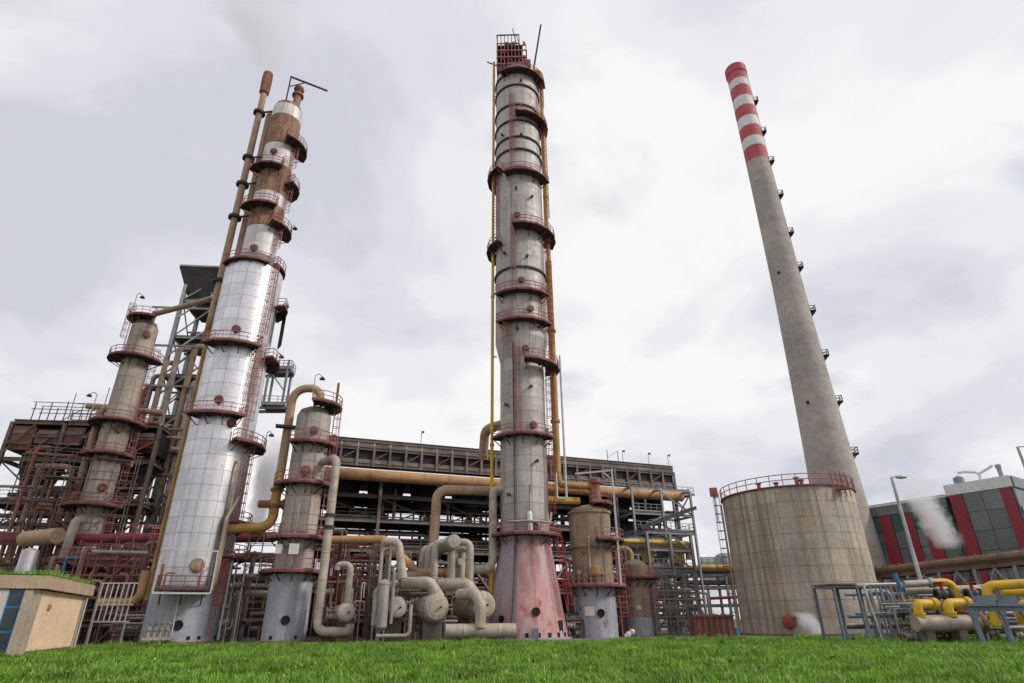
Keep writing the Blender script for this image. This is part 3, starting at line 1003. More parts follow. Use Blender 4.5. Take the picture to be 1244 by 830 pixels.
for a, p0, p1, px, r in ((40, 528, 418, 305, RA), (36, 418, 312, 320, RA), (56, 671, 528, 270, RA), (48, 310, 262, 335, RB), (60, 262, 208, 345, RB), (52, 208, 160, 355, RB), (20, 242, 195, 335, RB), (30, 498, 412, 290, RA)):
    ladder(ca, r + 0.22, a, za(p0, px, r), za(p1, px, r) + 1.0)
ladder(ca, RA + 0.3, 42, 0.5, za(671, 270, RA), 'red_bright', cage_from=3.0)
for py, px, a, r in ((400, 277, -12, RA), (486, 257, -16, RA), (302, 312, -18, RB), (185, 340, -20, RB), (512, 262, 12, RA)):
    manhole(ca, r, a, za(py, px, r), 0.45)
manhole(ca, RA, 3, za(687, 213, RA), 0.62, 'rust_tan', 0.5, 'clad_brown')
dark_hole(ca, RA + 0.05, -6, za(767, 205, RA) + 0.5, 0.38)
for a in (-60, -40, 12, 28, 62):
    MB().box((0, 0, 0), (0.3, 0.1, 0.3)).build('vent_hole', 'black', ca, loc=pol(RA + 0.06, a, 0.55)).rotation_euler = (0, 0, rad(a))
# front access cage of pale handrails round the large manhole
zp = za(716, 205, RA + 1.8)
pl = MB().box((0, 0, 0), (5.0, 2.2, 0.16)).build('platform', 'deck', ca, loc=(-0.6, -RA - 0.9, zp))
pf = [Vector((-2.4, -0.9, 0.05)), Vector((-2.4, -1.05, 0.05)), Vector((2.4, -1.05, 0.05)), Vector((2.4, -0.9, 0.05))]
fr = MB()
for x in (-2.45, 2.45):
    fr.bar((x, -1.05, -0.35), (x, -1.05, 2.6), 0.13); fr.bar((x, 0.9, 2.6), (x, -1.05, 2.6), 0.11); fr.bar((x, 0.9, 1.3), (x, -1.05, 1.3), 0.10)
fr.bar((-2.45, -1.05, -0.35), (2.45, -1.05, -0.35), 0.16)
fr.bar((-2.45, -1.05, 3.6), (2.45, -0.2, 3.6), 0.12); fr.bar((-2.45, -0.6, 2.6), (-2.45, -0.6, 3.6), 0.12); fr.bar((2.45, -0.2, 2.6), (2.45, -0.2, 3.6), 0.12)
fr.build('handrail', 'steel_light', pl)
railing(pl, [Vector((-2.3, 0.7, 0.09)), Vector((-2.3, -0.95, 0.09)), Vector((2.3, -0.95, 0.09)), Vector((2.3, 0.7, 0.09))], 'deck_edge', t=0.08)
for x_ in (-1.8, 0.0, 1.8):
    MB().bar((x_, 0.95, -1.3), (x_, -0.8, -0.12), 0.12).build('bracket', 'deck', pl)
MB().lathe([(0.09, 0), (0.09, 2.4)], 8, (1.3, -0.2, 0.1)).build('davit_post', 'red_rail', pl)
MB().tube([(-2.1, 0.2, 0.1), (-2.1, 0.2, 2.2), (-2.1, 0.9, 2.2)], 0.13, 8).build('bypass_pipe', 'rust', pl)
MB().tube([(-1.7, -0.3, 0.1), (-1.7, -0.3, 1.5), (-1.0, 0.6, 1.5)], 0.10, 8).build('bypass_pipe', 'pipe_brown', pl)
MB().tube([pol(RA + 0.25, -12, 0.6), pol(RA + 0.25, -12, zp - 0.3)], 0.07, 8).build('conduit', 'steel_light', ca)
MB().tube([pol(RA + 0.7, 55, 0.3), pol(RA + 0.7, 55, za(671, 270, RA))], 0.11, 8).build('conduit', 'steel_light', ca)
MB().tube([pol(RA + 0.7, 28, zp), pol(RA + 0.7, 30, za(628, 250, RA)), pol(RA + 0.9, 42, za(600, 250, RA))], 0.16, 8).build('riser_pipe', 'pipe_tan', ca)
MB().tube([pol(RA + 0.6, 33, zp), pol(RA + 0.6, 34, za(560, 260, RA)), pol(RA + 0.1, 34, za(556, 260, RA))], 0.12, 8).build('riser_pipe', 'rust_tan', ca)
v = MB(); v.box((0, 0, 0.25), (2.4, 0.9, 0.25))
vb = v.build('valve_tray', 'pipe_tan', ca, loc=(-1.9, -RA - 0.9, 0.3))
for k in range(4):
    MB().lathe([(0.12, 0), (0.12, 0.5), (0.25, 0.55), (0.25, 0.7), (0.1, 0.75), (0.1, 1.1), (0.3, 1.12), (0.3, 1.18), (0, 1.2)], 10, (-0.8 + k * 0.5, 0, 0.4)).build('valve', 'valve', vb)
for py, px, r, a, dp in ((350, 342, RA, 118, 1.3), (418, 326, RA, 112, 1.5), (528, 295, RA, 98, 1.5), (262, 342, RB, 106, 1.5)):
    hook_lamp(ca, pol(r + dp - 0.05, a, za(py, px, r + dp * 0.8)), 2.4, (0.5, -0.3, 0))

# vent stack and overhead pipe running up the column's far left edge
def side_run(x_off, y_off, pxs, py0, py1):
    return Vector((axx + x_off, AY + y_off, 0))


vx = at(286, 262, AY + 0.5).x
vz = hz(325, 90, AY + 0.5)
vs_ = empty('vent_stack', (vx, AY + 0.5, 0), 'slim tan vent stack rising past the aluminium column top, steaming', 'vent stack')
MB().tube([(-1.5, 2.5, hz(262, 400, AY)), (0, 0, hz(262, 392, AY)), (0, 0, vz)], 0.46, 12, bands=6).build('stack_pipe', 'rust_tan', vs_)
MB().lathe([(0.48, vz - 4.5), (0.72, vz - 4.2), (0.78, vz - 1.2), (0.70, vz), (0.55, vz), (0.45, vz - 0.4), (0, vz - 0.4)], 14).build('stack_tip', 'rust', vs_)
for py in (135, 190, 222, 262, 340):
    z = hz(305, py, AY)
    MB().bar((-0.9, 0, z), (axx - vx - (RB if z > ZA2 else RA) + 0.3, -0.3, z + 0.2), 0.16, 0.26).build('stay_bracket', 'steel_dark', vs_)
    MB().lathe([(0.5, z - 0.15), (0.85, z - 0.15), (0.85, z + 0.25), (0.5, z + 0.25)], 12).build('clamp', 'steel_dark', vs_)
x2 = vx + 1.15
zo = ZA4 + 1.0
pipe('second tan pipe close beside the vent stack, bending over the column crown', [Vector((x2, AY + 1.2, hz(268, 420, AY))), Vector((x2, AY + 1.2, zo)), Vector((axx, AY + 0.6, zo + 0.5)), Vector((axx, AY + 0.6, ZA4 + 0.9))], 0.40, 'rust_tan', bend=0.9)
x3 = at(181, 700, AY - 1.0).x
x3 = axx - RA - 0.45
pipe('narrow ochre pipe down the shaded edge of the aluminium column', [Vector((x3, AY - 0.6, 4.0)), Vector((x3, AY - 0.6, za(405, 255, 0)))], 0.24, 'ochre')

# ================================================================== SHORT RUSTY COLUMN BEHIND THE HUT
FY = 76.0
cf, fxx = column_base(79, FY, 'stripper_column', 'weathered tan column with red ringed platforms beside the lattice tower', 'column', 740)
RF = 1.68


def zf(py, px=140, r=RF):
    return hz(px, py, FY - r)


ZF = zf(392, 175)
MB().lathe([(RF - 0.02, 0), (RF - 0.02, ZF), (RF * 0.8, ZF + 0.7), (RF * 0.3, ZF + 1.1)], 32).build('shell', 'seam', cf)
cladding(cf, RF, 0.1, ZF, 2.0, 8, 'clad_tan', front=100, thick=0.035, gap=0.04)
for py, px, a0, a1, dp in ((427, 158, -115, 75, 1.7), (506, 145, -120, 88, 1.7), (547, 132, -100, 75, 1.35), (610, 105, -120, 60, 1.8), (688, 85, -100, 80, 1.6)):
    platform(cf, RF, zf(py, px, RF + dp), a0, a1, dp, rail='red_rail')
zt_ = ZF - 0.4
platform(cf, 0.6, zt_ + 1.6, -150, 20, 1.9, bracket=False, inset=0.0)
for a_ in (-120, -80, -40, 0):
    MB().bar(pol(1.4, a_, ZF), pol(2.0, a_, zt_ + 1.5), 0.12).build('deck_post', 'deck_edge', cf)
for py, px, a in ((405, 173, 12), (520, 140, 8), (592, 117, 8)):
    manhole(cf, RF, a, zf(py, px), 0.48, 'rust', 0.35, 'rust')
for a, p0, p1 in ((70, 506, 420), (80, 610, 506), (65, 688, 610), (-75, 427, 375)):
    ladder(cf, RF + 0.3, a, zf(p0, 160), zf(p1, 160) + 0.8)
hook_lamp(cf, pol(2.4, -60, zt_ + 1.6), 3.2, (0.7, 0, 0))
hook_lamp(cf, pol(RF + 1.6, -100, zf(506, 120)), 3.2, (-0.8, 0, 0))
pz = ZF + 1.6
pipe('rusty pipe arching from the tan column top across to the aluminium column', [Vector((fxx + 0.6, FY, ZF + 0.6)), Vector((fxx + 0.6, FY, pz + 0.6)), Vector((axx - RA - 0.6, AY + 1.5, pz - 1.2)), Vector((axx - RA + 0.2, AY + 1.2, pz - 1.3))], 0.40, 'rust_tan', bend=1.2)
cc = at(72, 645, FY - 4)
pipe('thick tan dip pipe leaning down behind the hut roof', [at(100, 632, FY - 2.2), at(92, 632, FY - 3.2), Vector((at(88, 632, FY - 3.6).x, FY - 3.6, 1.0))], 0.5, 'pipe_tan')

# ================================================================== MID COLUMN WITH GOOSENECK
BY = 65.0
cb, bxx = column_base(345, BY, 'stabiliser_column', 'grey panelled column with rusty red decks and gooseneck pipe', 'column')
RBm = 1.86
RBs = 2.12


def zb(py, px=365, r=RBm):
    return hz(px, py, BY - r)


ZB1, ZB = zb(693, 352), zb(500, 385)
MB().lathe([(RBs, 0), (RBs, ZB1 - 0.3), (RBm, ZB1)], 32).build('skirt', 'skirt_grey', cb)
MB().lathe([(RBs + 0.02, 0), (RBs + 0.3, 0), (RBs + 0.3, 0.2), (RBs + 0.02, 0.2)], 32).build('base_ring', 'rust', cb)
MB().lathe([(RBm - 0.05, ZB1), (RBm - 0.05, ZB), (RBm * 0.85, ZB + 0.6), (RBm * 0.45, ZB + 1.0), (0.3, ZB + 1.1)], 32).build('shell', 'seam', cb)
cladding(cb, RBm - 0.02, ZB1 + 0.05, ZB, 1.75, 8, 'clad_dirty', front=100, thick=0.035, gap=0.04)
for py, px, a0, a1, dp in ((533, 377, -50, 62, 1.1), (583, 362, -95, 70, 1.3), (650, 358, -70, 100, 1.3), (692, 352, -100, 100, 1.35)):
    platform(cb, RBm, zb(py, px, RBm + dp), a0, a1, dp, rail='red_rail')
platform(cb, RBm - 0.9, ZB + 1.2, -10, 130, 2.0, inset=0.2)
for a, p0, p1 in ((78, 583, 500), (82, 650, 583), (84, 692, 650)):
    ladder(cb, RBm + 0.35, a, zb(p0), zb(p1) + 0.9)
ladder(cb, RBm + 0.6, 88, 0.2, ZB1 + 1.0)
manhole(cb, RBm, 4, zb(523, 378), 0.42)
manhole(cb, RBm, -4, zb(572, 362), 0.5, 'deck_edge')
dark_hole(cb, RBs, -2, 2.0, 0.36)
for x, y, w, h in ((339, 667, 0.65, 0.9), (357, 667, 0.95, 1.0)):
    p = at(x, y, BY - RBm - 0.9)
    MB().box((0, 0, 0), (w, 0.3, h)).build('instrument_box', 'wall_white', cb, loc=rel(cb, p))
MB().tube([pol(RBm + 0.35, -8, zb(688)), pol(RBm + 0.35, -8, zb(612))], 0.09, 8).build('conduit', 'pipe_tan', cb)
for a in (-34, 30):
    MB().box((0, 0, 0), (0.3, 0.1, 0.3)).build('vent_hole', 'black', cb, loc=pol(RBs, a, 0.5)).rotation_euler = (0, 0, rad(a))
MB().bar((2.2, -0.5, ZB + 0.6), (2.2, -0.5, ZB + 4.2), 0.28).build('davit_post', 'rust', cb)
hook_lamp(cb, (-0.5, -1.2, ZB + 1.6), 3.0, (0.8, 0, 0))
MB().box((0, 0, 0), (2.4, 0.8, 0.25)).build('pipe_support', 'steel_dark', cb, loc=(-RBm - 0.9, 0.2, zb(515, 345)))
g_top = zb(472, 370, 0)
pipe('brown gooseneck pipe looping over the crown of the grey panelled column', [Vector((bxx + 0.4, BY, ZB + 0.8)), Vector((bxx + 0.4, BY, g_top)), Vector((bxx - RBm - 1.0, BY, g_top)), Vector((bxx - RBm - 1.0, BY, zb(575, 345, 0)))], 0.48, 'rust_tan', bend=1.9)
y0 = at(336, 600, BY - 1)
pipe('stained yellow elbow pipe feeding the grey panelled column', [y0 + Vector((0, 0, 2.2)), y0 + Vector((0, 0, -3.4)), y0 + Vector((-4.8, 0.6, -3.5))], 0.5, 'ochre', flanges=[(0, 0.32), (0, 0.62)], fm='rust')
pipe('small rusty branch with valve beside the stained yellow elbow', [y0 + Vector((-1.8, 0.3, -1.0)), y0 + Vector((1.6, 0.2, -1.1))], 0.40, 'rust', flanges=[(0, 0.4), (0, 0.8)])

# ================================================================== BROWN DRUM BESIDE THE PINK SKIRT
DY = 72.0
cdm, dxx = column_base(725, DY, 'surge_drum', 'brown streaked drum on a grey skirt beside the pink skirt', 'vessel')
RD = 2.35


def zd(py, px=724, r=RD):
    return hz(px, py, DY - r)


ZD1, ZD2, ZD3 = zd(712), zd(662), zd(620)
MB().lathe([(RD + 0.02, 0), (RD + 0.02, ZD1)], 32).build('skirt', 'skirt_grey', cdm)
MB().lathe([(RD - 0.02, ZD1), (RD - 0.02, ZD3), (RD * 0.9, ZD3 + 0.45), (0.8, ZD3 + 0.9)], 32).build('shell', 'clad_brown', cdm)
cladding(cdm, RD - 0.2, ZD1, ZD2, 3.0, 8, 'clad_brown', front=100, gap=0.02, thick=0.03)
cladding(cdm, RD, ZD2, ZD3, 5.0, 10, 'clad_brown', front=100, gap=0.03, thick=0.04)
for z in (ZD2, ZD3):
    MB().lathe([(RD + 0.02, z - 0.15), (RD + 0.2, z - 0.15), (RD + 0.2, z + 0.15), (RD + 0.02, z + 0.15)], 32).build('girth_ring', 'clad_brown', cdm)
platform(cdm, RD, zd(710, 722, RD + 1.3), -85, 100, 1.3)
platform(cdm, RD, zd(653, 740, RD + 1.2), 12, 110, 1.5)
platform(cdm, RD - 1.4, ZD3 + 1.0, 10, 100, 1.9, inset=0.2)
ladder(cdm, RD + 0.5, 80, 0.2, ZD1 + 1)
ladder(cdm, RD + 0.35, 82, ZD1, zd(640))
dark_hole(cdm, RD + 0.02, 14, 2.4, 0.36)
for a in (-10, -20):
    MB().box((0, 0, 0), (0.62, 0.04, 0.9)).build('notice_board', 'sign_white', cdm, loc=pol(RD + 0.06, a, 2.6)).rotation_euler = (0, 0, rad(a))
for a, h in ((-60, 1.6), (-48, 1.2), (-32, 2.1), (-15, 1.4), (20, 1.7)):
    MB().lathe([(0.16, 0), (0.16, h * 0.5), (0.3, h * 0.55), (0.3, h * 0.7), (0.12, h * 0.75), (0.12, h)], 10, pol(RD + 0.6, a, ZD1 + 0.1)).build('valve', 'valve', cdm)
MB().lathe([(0.5, 0), (0.5, 0.9), (0.3, 1.0)], 12, pol(RD + 0.7, 6, ZD1 + 1.0)).build('level_pot', 'ochre', cdm)
MB().tube([pol(RD + 0.5, -5, ZD1), pol(RD + 0.5, -5, zd(655)), pol(RD + 0.2, -5, zd(652))], 0.09, 8).build('conduit', 'pipe_tan', cdm)

# small brown column farther along
EY = 78.0
ce, exx = column_base(777, EY, 'absorber_column', 'short brown column with pale grey foot and red railed deck', 'column', 765)
RE = 1.65


def ze(py, px=775, r=RE):
    return hz(px, py, EY - r)


ZE = ze(692)
MB().lathe([(RE + 0.03, 0), (RE + 0.03, ze(750))], 28).build('skirt', 'skirt_grey', ce)
MB().lathe([(RE - 0.02, ze(750)), (RE - 0.02, ZE + 0.6), (RE * 0.6, ZE + 1.1), (0.2, ZE + 1.3)], 28).build('shell', 'seam', ce)
cladding(ce, RE, ze(750), ZE + 0.6, 2.3, 8, 'clad_brown', front=100, gap=0.03, thick=0.035)
platform(ce, RE, ze(700, 778, RE + 1.2), -110, 100, 1.3)
ladder(ce, RE + 0.3, 75, 0.3, ZE)
MB().tube([(-0.2, 0, ZE + 1.0), (-0.2, 0, ZE + 2.6), (-4.6, -0.5, ZE + 2.6)], 0.3, 10).build('outlet_pipe', 'rust_orange', ce)
MB().box((0, 0, 0), (0.55, 0.05, 0.4)).build('notice_board', 'wall_white', ce, loc=pol(RE + 0.06, 5, ze(738)))

# ================================================================== steel frames
def frame(name, label, cat, origin, us, vs, zs, m='steel', cw=0.4, bh=0.45, rz=U_ANG, braces=(), floors=(), rails=(), base=0.0, skip_cols=(), floor_m='steel_dark', floor_t=0.14, ladder_at=None):
    """columns at every (u, v), beams at every level, parts of one structure. braces: (side, bay, level) ; floors: (level, u0, u1, v0, v1)"""
    e = empty(name, origin, label, cat, rz=rz)
    for i, u in enumerate(us):
        for j, v in enumerate(vs):
            if (i, j) in skip_cols:
                continue
            MB().ibeam((u, v, base), (u, v, zs[-1]), cw, cw, up=(0, 1, 0)).build('column', m, e)
    for z in zs:
        for v in vs:
            for i in range(len(us) - 1):
                MB().ibeam((us[i] + cw / 2, v, z), (us[i + 1] - cw / 2, v, z), bh * 0.55, bh).build('beam', m, e)
        for u in us:
            for j in range(len(vs) - 1):
                MB().ibeam((u, vs[j] + cw / 2, z - 0.02), (u, vs[j + 1] - cw / 2, z - 0.02), bh * 0.55, bh).build('beam', m, e)
    lv = [base] + list(zs)
    for side, k, l, kind in braces:
        z0, z1 = lv[l] + 0.1, lv[l + 1] - 0.2
        if side in ('front', 'back'):
            v = vs[0] if side == 'front' else vs[-1]
            a, b_ = Vector((us[k], v, z0)), Vector((us[k + 1], v, z1))
            c_, d_ = Vector((us[k + 1], v, z0)), Vector((us[k], v, z1))
        else:
            u = us[0] if side == 'left' else us[-1]
            a, b_ = Vector((u, vs[k], z0)), Vector((u, vs[k + 1], z1))
            c_, d_ = Vector((u, vs[k + 1], z0)), Vector((u, vs[k], z1))
        off = Vector((0, 0.12, 0)) if side in ('front', 'back') else Vector((0.12, 0, 0))
        if kind in ('x', '/'):
            MB().bar(a, b_, 0.16).build('brace', m, e)
        if kind in ('x', '\\'):
            MB().bar(c_ + off * 1.5, d_ + off * 1.5, 0.16).build('brace', m, e)
        if kind == 'k':
            mid = (b_ + d_) / 2
            MB().bar(a, mid, 0.22).build('brace', m, e)
            MB().bar(c_, mid, 0.22).build('brace', m, e)
    for lvl, u0, u1, v0, v1 in floors:
        z = zs[lvl] + bh / 2 + floor_t / 2 + 0.01
        MB().box(((u0 + u1) / 2, (v0 + v1) / 2, z), (u1 - u0, v1 - v0, floor_t)).build('floor_grating', floor_m, e)
    for lvl, pts, rm in rails:
        z = zs[lvl] + bh / 2 + floor_t + 0.01
        railing(e, [Vector((p[0], p[1], z)) for p in pts], rm, t=0.07)
    return e


def valve_part(parent, p, r=0.25, m='valve', wheel='red_bright'):
    p = Vector(p)
    o = MB().lathe([(r * 0.7, -r * 1.6), (r * 1.2, -r * 1.6), (r * 1.2, -r * 1.2), (r * 0.8, -r), (r * 1.1, 0), (r * 0.8, r), (r * 1.2, r * 1.2), (r * 1.2, r * 1.6), (r * 0.7, r * 1.6)], 10, p, axis=(1, 0, 0)).build('valve', m, parent)
    MB().lathe([(r * 0.35, r * 0.8), (r * 0.35, r * 2.2), (r * 1.2, r * 2.25), (r * 1.2, r * 2.45), (0, r * 2.5)], 10, p).build('handwheel', wheel, o)
    return o


def tangle(label, origin, w, d, h, n, seed, mats=('pipe_grey', 'pipe_tan', 'pipe_brown', 'steel', 'rust'), rz=U_ANG, rmin=0.06, rmax=0.22, z0=0.0, valves=3, name='pipe_cluster', cat='piping'):
    """a bundle of small process lines: risers with elbows, cross runs on supports, valves"""
    rg = random.Random(seed)
    e = empty(name, origin, label, cat, rz=rz)
    for k in range(n):
        r = rg.uniform(rmin, rmax)
        m = rg.choice(mats)
        x, y = rg.uniform(0, w), rg.uniform(0, d)
        t = rg.random()
        if t < 0.5:
            zt_ = z0 + h * rg.uniform(0.45, 1.0)
            x2 = min(w, max(0, x + rg.choice((-1, 1)) * rg.uniform(0.8, 3.0)))
            pts = [(x, y, z0), (x, y, zt_), (x2, y, zt_)]
            if rg.random() < 0.6:
                pts.append((x2, y, zt_ - rg.uniform(0.5, h * 0.6)))
            if rg.random() < 0.4:
                pts[2] = (x, min(d, y + rg.uniform(0.8, 2)), zt_); pts = pts[:3]
        else:
            z = z0 + h * rg.uniform(0.1, 0.95)
            xa = rg.uniform(-0.1, 0.4) * w; xb = rg.uniform(0.6, 1.1) * w
            pts = [(xa, y, z), (xb, y, z)]
            if rg.random() < 0.5:
                pts.append((xb, y, z0 if rg.random() < 0.5 else z + rg.uniform(0.6, 2)))
        MB().tube(pts, r, 8, 1.3).build('pipe', m, e)
    for k in range(valves):
        valve_part(e, (rg.uniform(0, w), rg.uniform(0, d * 0.4), z0 + h * rg.uniform(0.1, 0.6)), rg.uniform(0.18, 0.32), wheel=rg.choice(('red_bright', 'valve', 'steel_blue')))
    return e


# ------------------------------------------------------------------ the long air cooler bank
B0 = at(396, 527, 80.0)
BL = 57.0
ZTOP = 25.3
bank = empty('air_cooler_bank', (B0.x, B0.y, 0), 'long dark bank of air coolers on steel legs behind the towers', 'air cooler', rz=U_ANG)
BD = 11.0
zb1, zb2, zb3, zb4 = ZTOP, ZTOP - 1.15, ZTOP - 3.7, ZTOP - 4.8
nb = 25
bw = BL / nb
for v, nm in ((0.0, 'front'), (BD, 'back')):
    for z, h in ((zb1 - 0.2, 0.5), (zb2 - 0.2, 0.42), (zb3 + 0.1, 0.42), (zb4, 0.6)):
        MB().ibeam((0, v, z), (BL, v, z), 0.3, h).build('edge_beam', 'louvre', bank)
for i in range(nb):
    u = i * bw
    MB().box((u + bw / 2, 0.42, (zb2 + zb3) / 2), (bw - 0.12, 0.3, zb2 - zb3 - 0.1)).build('tube_bundle_face', 'shade_black', bank)
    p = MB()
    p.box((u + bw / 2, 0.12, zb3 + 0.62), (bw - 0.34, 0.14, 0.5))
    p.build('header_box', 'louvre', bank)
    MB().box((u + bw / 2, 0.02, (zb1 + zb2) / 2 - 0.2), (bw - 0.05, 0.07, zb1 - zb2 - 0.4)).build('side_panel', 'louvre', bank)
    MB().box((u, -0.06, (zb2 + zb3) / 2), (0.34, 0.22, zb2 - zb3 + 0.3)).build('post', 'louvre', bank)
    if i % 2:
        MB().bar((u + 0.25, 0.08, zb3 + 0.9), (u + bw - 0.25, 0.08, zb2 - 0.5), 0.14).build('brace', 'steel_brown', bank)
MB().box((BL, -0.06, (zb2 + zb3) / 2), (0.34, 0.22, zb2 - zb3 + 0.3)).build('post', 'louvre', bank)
MB().box((BL / 2, BD / 2, zb1 - 0.95), (BL - 0.4, BD - 0.9, 0.3)).build('fin_deck', 'shade_black', bank)
MB().box((BL / 2, BD / 2, zb4 - 0.2), (BL - 0.2, BD - 0.5, 0.2)).build('plenum_deck', 'shade_black', bank)
wk = MB().box((BL / 2, -0.95, zb4 - 0.15), (BL, 1.3, 0.14)).build('walkway', 'steel_dark', bank)
MB().ibeam((0, -1.65, zb4 - 0.15), (BL + 2.5, -1.65, zb4 - 0.15), 0.16, 0.34).build('walkway_edge', 'steel', wk)
railing(wk, [Vector((BL * 0.60, -1.6, zb4 - 0.05)), Vector((BL + 2.4, -1.6, zb4 - 0.05)), Vector((BL + 2.4, 2.0, zb4 - 0.05))], 'steel', t=0.07)
MB().box((BL + 1.25, 0.4, zb4 - 0.15), (2.4, 4.0, 0.14)).build('end_landing', 'steel_dark', bank)
for k in range(9):
    u = 3.2 + k * 6.3
    MB().lathe([(2.75, zb4 - 0.32), (2.75, zb4 - 1.2), (2.1, zb4 - 3.6), (2.1, zb4 - 4.4)], 20, (u, BD * 0.35, 0)).build('fan_shroud', 'shade_black', bank)
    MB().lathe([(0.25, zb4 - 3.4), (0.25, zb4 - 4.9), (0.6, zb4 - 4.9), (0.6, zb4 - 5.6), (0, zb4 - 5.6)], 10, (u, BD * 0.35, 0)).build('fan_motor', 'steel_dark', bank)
ncl = [0, 8.2, 16.4, 24.6, 32.8, 41.0, 49.2, 56.8]
LV = [5.4, 10.4, 14.2, 17.4]
for u in ncl:
    for v in (0.0, BD * 0.5, BD):
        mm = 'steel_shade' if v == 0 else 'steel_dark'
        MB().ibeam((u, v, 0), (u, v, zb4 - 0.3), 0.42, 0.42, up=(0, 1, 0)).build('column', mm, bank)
for li, z in enumerate(LV):
    for v in (0.0, BD * 0.5, BD):
        for i in range(7):
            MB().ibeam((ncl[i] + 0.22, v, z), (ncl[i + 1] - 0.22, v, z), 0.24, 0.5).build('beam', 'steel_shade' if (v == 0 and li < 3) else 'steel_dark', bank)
    for u in ncl:
        MB().ibeam((u, 0.22, z), (u, BD - 0.22, z), 0.24, 0.45).build('beam', 'steel_dark', bank)
for i in range(7):
    a, b_ = ncl[i] + 0.2, ncl[i + 1] - 0.2
    mid = (a + b_) / 2
    MB().bar((a, 0.05, LV[0]), (mid, 0.05, LV[1] - 0.3), 0.24).build('brace', 'steel', bank)
    MB().bar((b_, 0.05, LV[0]), (mid, 0.05, LV[1] - 0.3), 0.24).build('brace', 'steel', bank)
    if i not in (3,):
        MB().bar((a, BD, LV[2]), (b_, BD, LV[3]), 0.18).build('brace', 'steel_dark', bank)
    MB().bar((b_, 0.05, LV[2] + 0.2), (a, 0.05, LV[3] - 0.2), 0.16).build('brace', 'steel_dark', bank)
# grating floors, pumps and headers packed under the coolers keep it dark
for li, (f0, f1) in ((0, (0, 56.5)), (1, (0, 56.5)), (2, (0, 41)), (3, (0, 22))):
    MB().box(((f0 + f1) / 2, BD * 0.5, LV[li] + 0.34), (f1 - f0, BD - 0.6, 0.12)).build('floor_grating', 'shade_black', bank)
for li in (1, 2):
    railing(bank, [Vector((0.3, 0.05, LV[li] + 0.45)), Vector((56 if li == 1 else 41, 0.05, LV[li] + 0.45))], 'steel_brown', t=0.07, step=2.0)
railing(bank, [Vector((0.3, 0.05, LV[0] + 0.45)), Vector((30, 0.05, LV[0] + 0.45))], 'red_rail', t=0.08, step=2.0)
rgb = random.Random(5)
for k in range(26):
    li = rgb.choice((0, 0, 1, 1, 2))
    z = LV[li] + 0.5 + rgb.uniform(0.3, 3.0)
    r = rgb.uniform(0.12, 0.34)
    u0 = rgb.uniform(0, 36); u1 = u0 + rgb.uniform(10, 20)
    v = rgb.uniform(1.0, BD - 1)
    MB().tube([(u0, v, z), (min(u1, 56), v, z), (min(u1, 56), v, z - rgb.uniform(1, 2))], r, 8).build('header_pipe', rgb.choice(('pipe_dark', 'pipe_dark', 'pipe_brown', 'pipe_grey')), bank)
for k in range(11):
    li = rgb.choice((0, 1, 1))
    u = 2 + k * 5.0
    r = rgb.uniform(0.7, 1.15)
    z = LV[li] + 0.4 + r + 0.2
    o = MB().lathe([(0, -3), (r * 0.7, -2.8), (r, -2.3), (r, 2.3), (r * 0.7, 2.8), (0, 3)], 16, (u, BD * rgb.uniform(0.45, 0.75), z), axis=(1, 0, 0)).build('drum', rgb.choice(('pipe_dark', 'steel_dark', 'pipe_brown')), bank)
for u in (13.5, 26.0, 34.0, 47.5, 52.5, 56.4):
    MB().tube([(u, 0.2, zb1), (u, 0.2, zb1 + 1.7)], 0.06, 6).build('lamp_pole', 'lamp_grey', bank)
    MB().box((u + 0.15, 0.0, zb1 + 1.85), (0.36, 0.3, 0.26)).build('floodlight', 'lamp_dark', bank)
for u in (44.6, 46.6):
    MB().bar((u, 0.2, zb1), (u, 0.2, zb1 + 1.9), 0.1).build('hoist_post', 'steel', bank)
MB().bar((44.6, 0.2, zb1 + 0.6), (46.6, 0.2, zb1 + 1.8), 0.08).build('hoist_stay', 'steel', bank)

# vertical caged stair ladder at the near end of the bank
def bank_pt(u, v, z):
    return Vector((B0.x, B0.y, 0)) + U * u + V * v + Vector((0, 0, z))


# the fat rusty headers that run in front of the bank
zh = hz(400, 568, B0.y - 1.6)
h0 = bank_pt(-1.5, -2.75, zb4 - 0.85)
pipe('fat orange rusty header pipe running along under the air coolers', [h0, h0 + U * 57.5], 0.76, 'rust_orange', seg=18, bands=3.2, name='header_pipe')
h1 = bank_pt(15.5, -3.4, LV[3] + 1.55)
p_a = at(520, 690, h1.y - 6)
big = path(at(612, 597, 74.0), ('u', 'x', 533), ('z', 'y', 640))
z_b = big[0].z
bx = at(525, 640, 71.0)
pipe('thick tan pipe turning from the centre tower down to the exchangers', [Vector((at(612, 597, 72).x, 72, hz(612, 597, 72))), Vector((at(531, 597, 70.5).x, 70.5, hz(612, 597, 72))), Vector((at(527, 625, 70.5).x, 70.5, 3.5))], 0.55, 'rust_tan', seg=16, bands=2.6, bend=1.1)
e_ = at(601, 597, 68.8)
pipe('pale pipe elbowing off the centre tower and hooking back below', [Vector((cxx - 2.4, 69.0, e_.z + 0.2)), Vector((e_.x - 0.2, 68.8, e_.z + 0.2)), Vector((e_.x - 0.2, 68.8, hz(592, 692, 68.8))), Vector((at(566, 694, 68.8).x, 68.8, hz(592, 692, 68.8)))], 0.46, 'pipe_tan', seg=14, bands=2.2, bend=1.1)
bb0 = at(590, 530, 76.0)
pipe('short tan bend poking out above the header behind the tower', [Vector((cxx - 2.0, 72.0, bb0.z + 0.5)), Vector((bb0.x, 74.0, bb0.z + 0.3)), Vector((bb0.x - 0.3, 76.0, bb0.z - 3.0))], 0.62, 'rust_tan', seg=12)

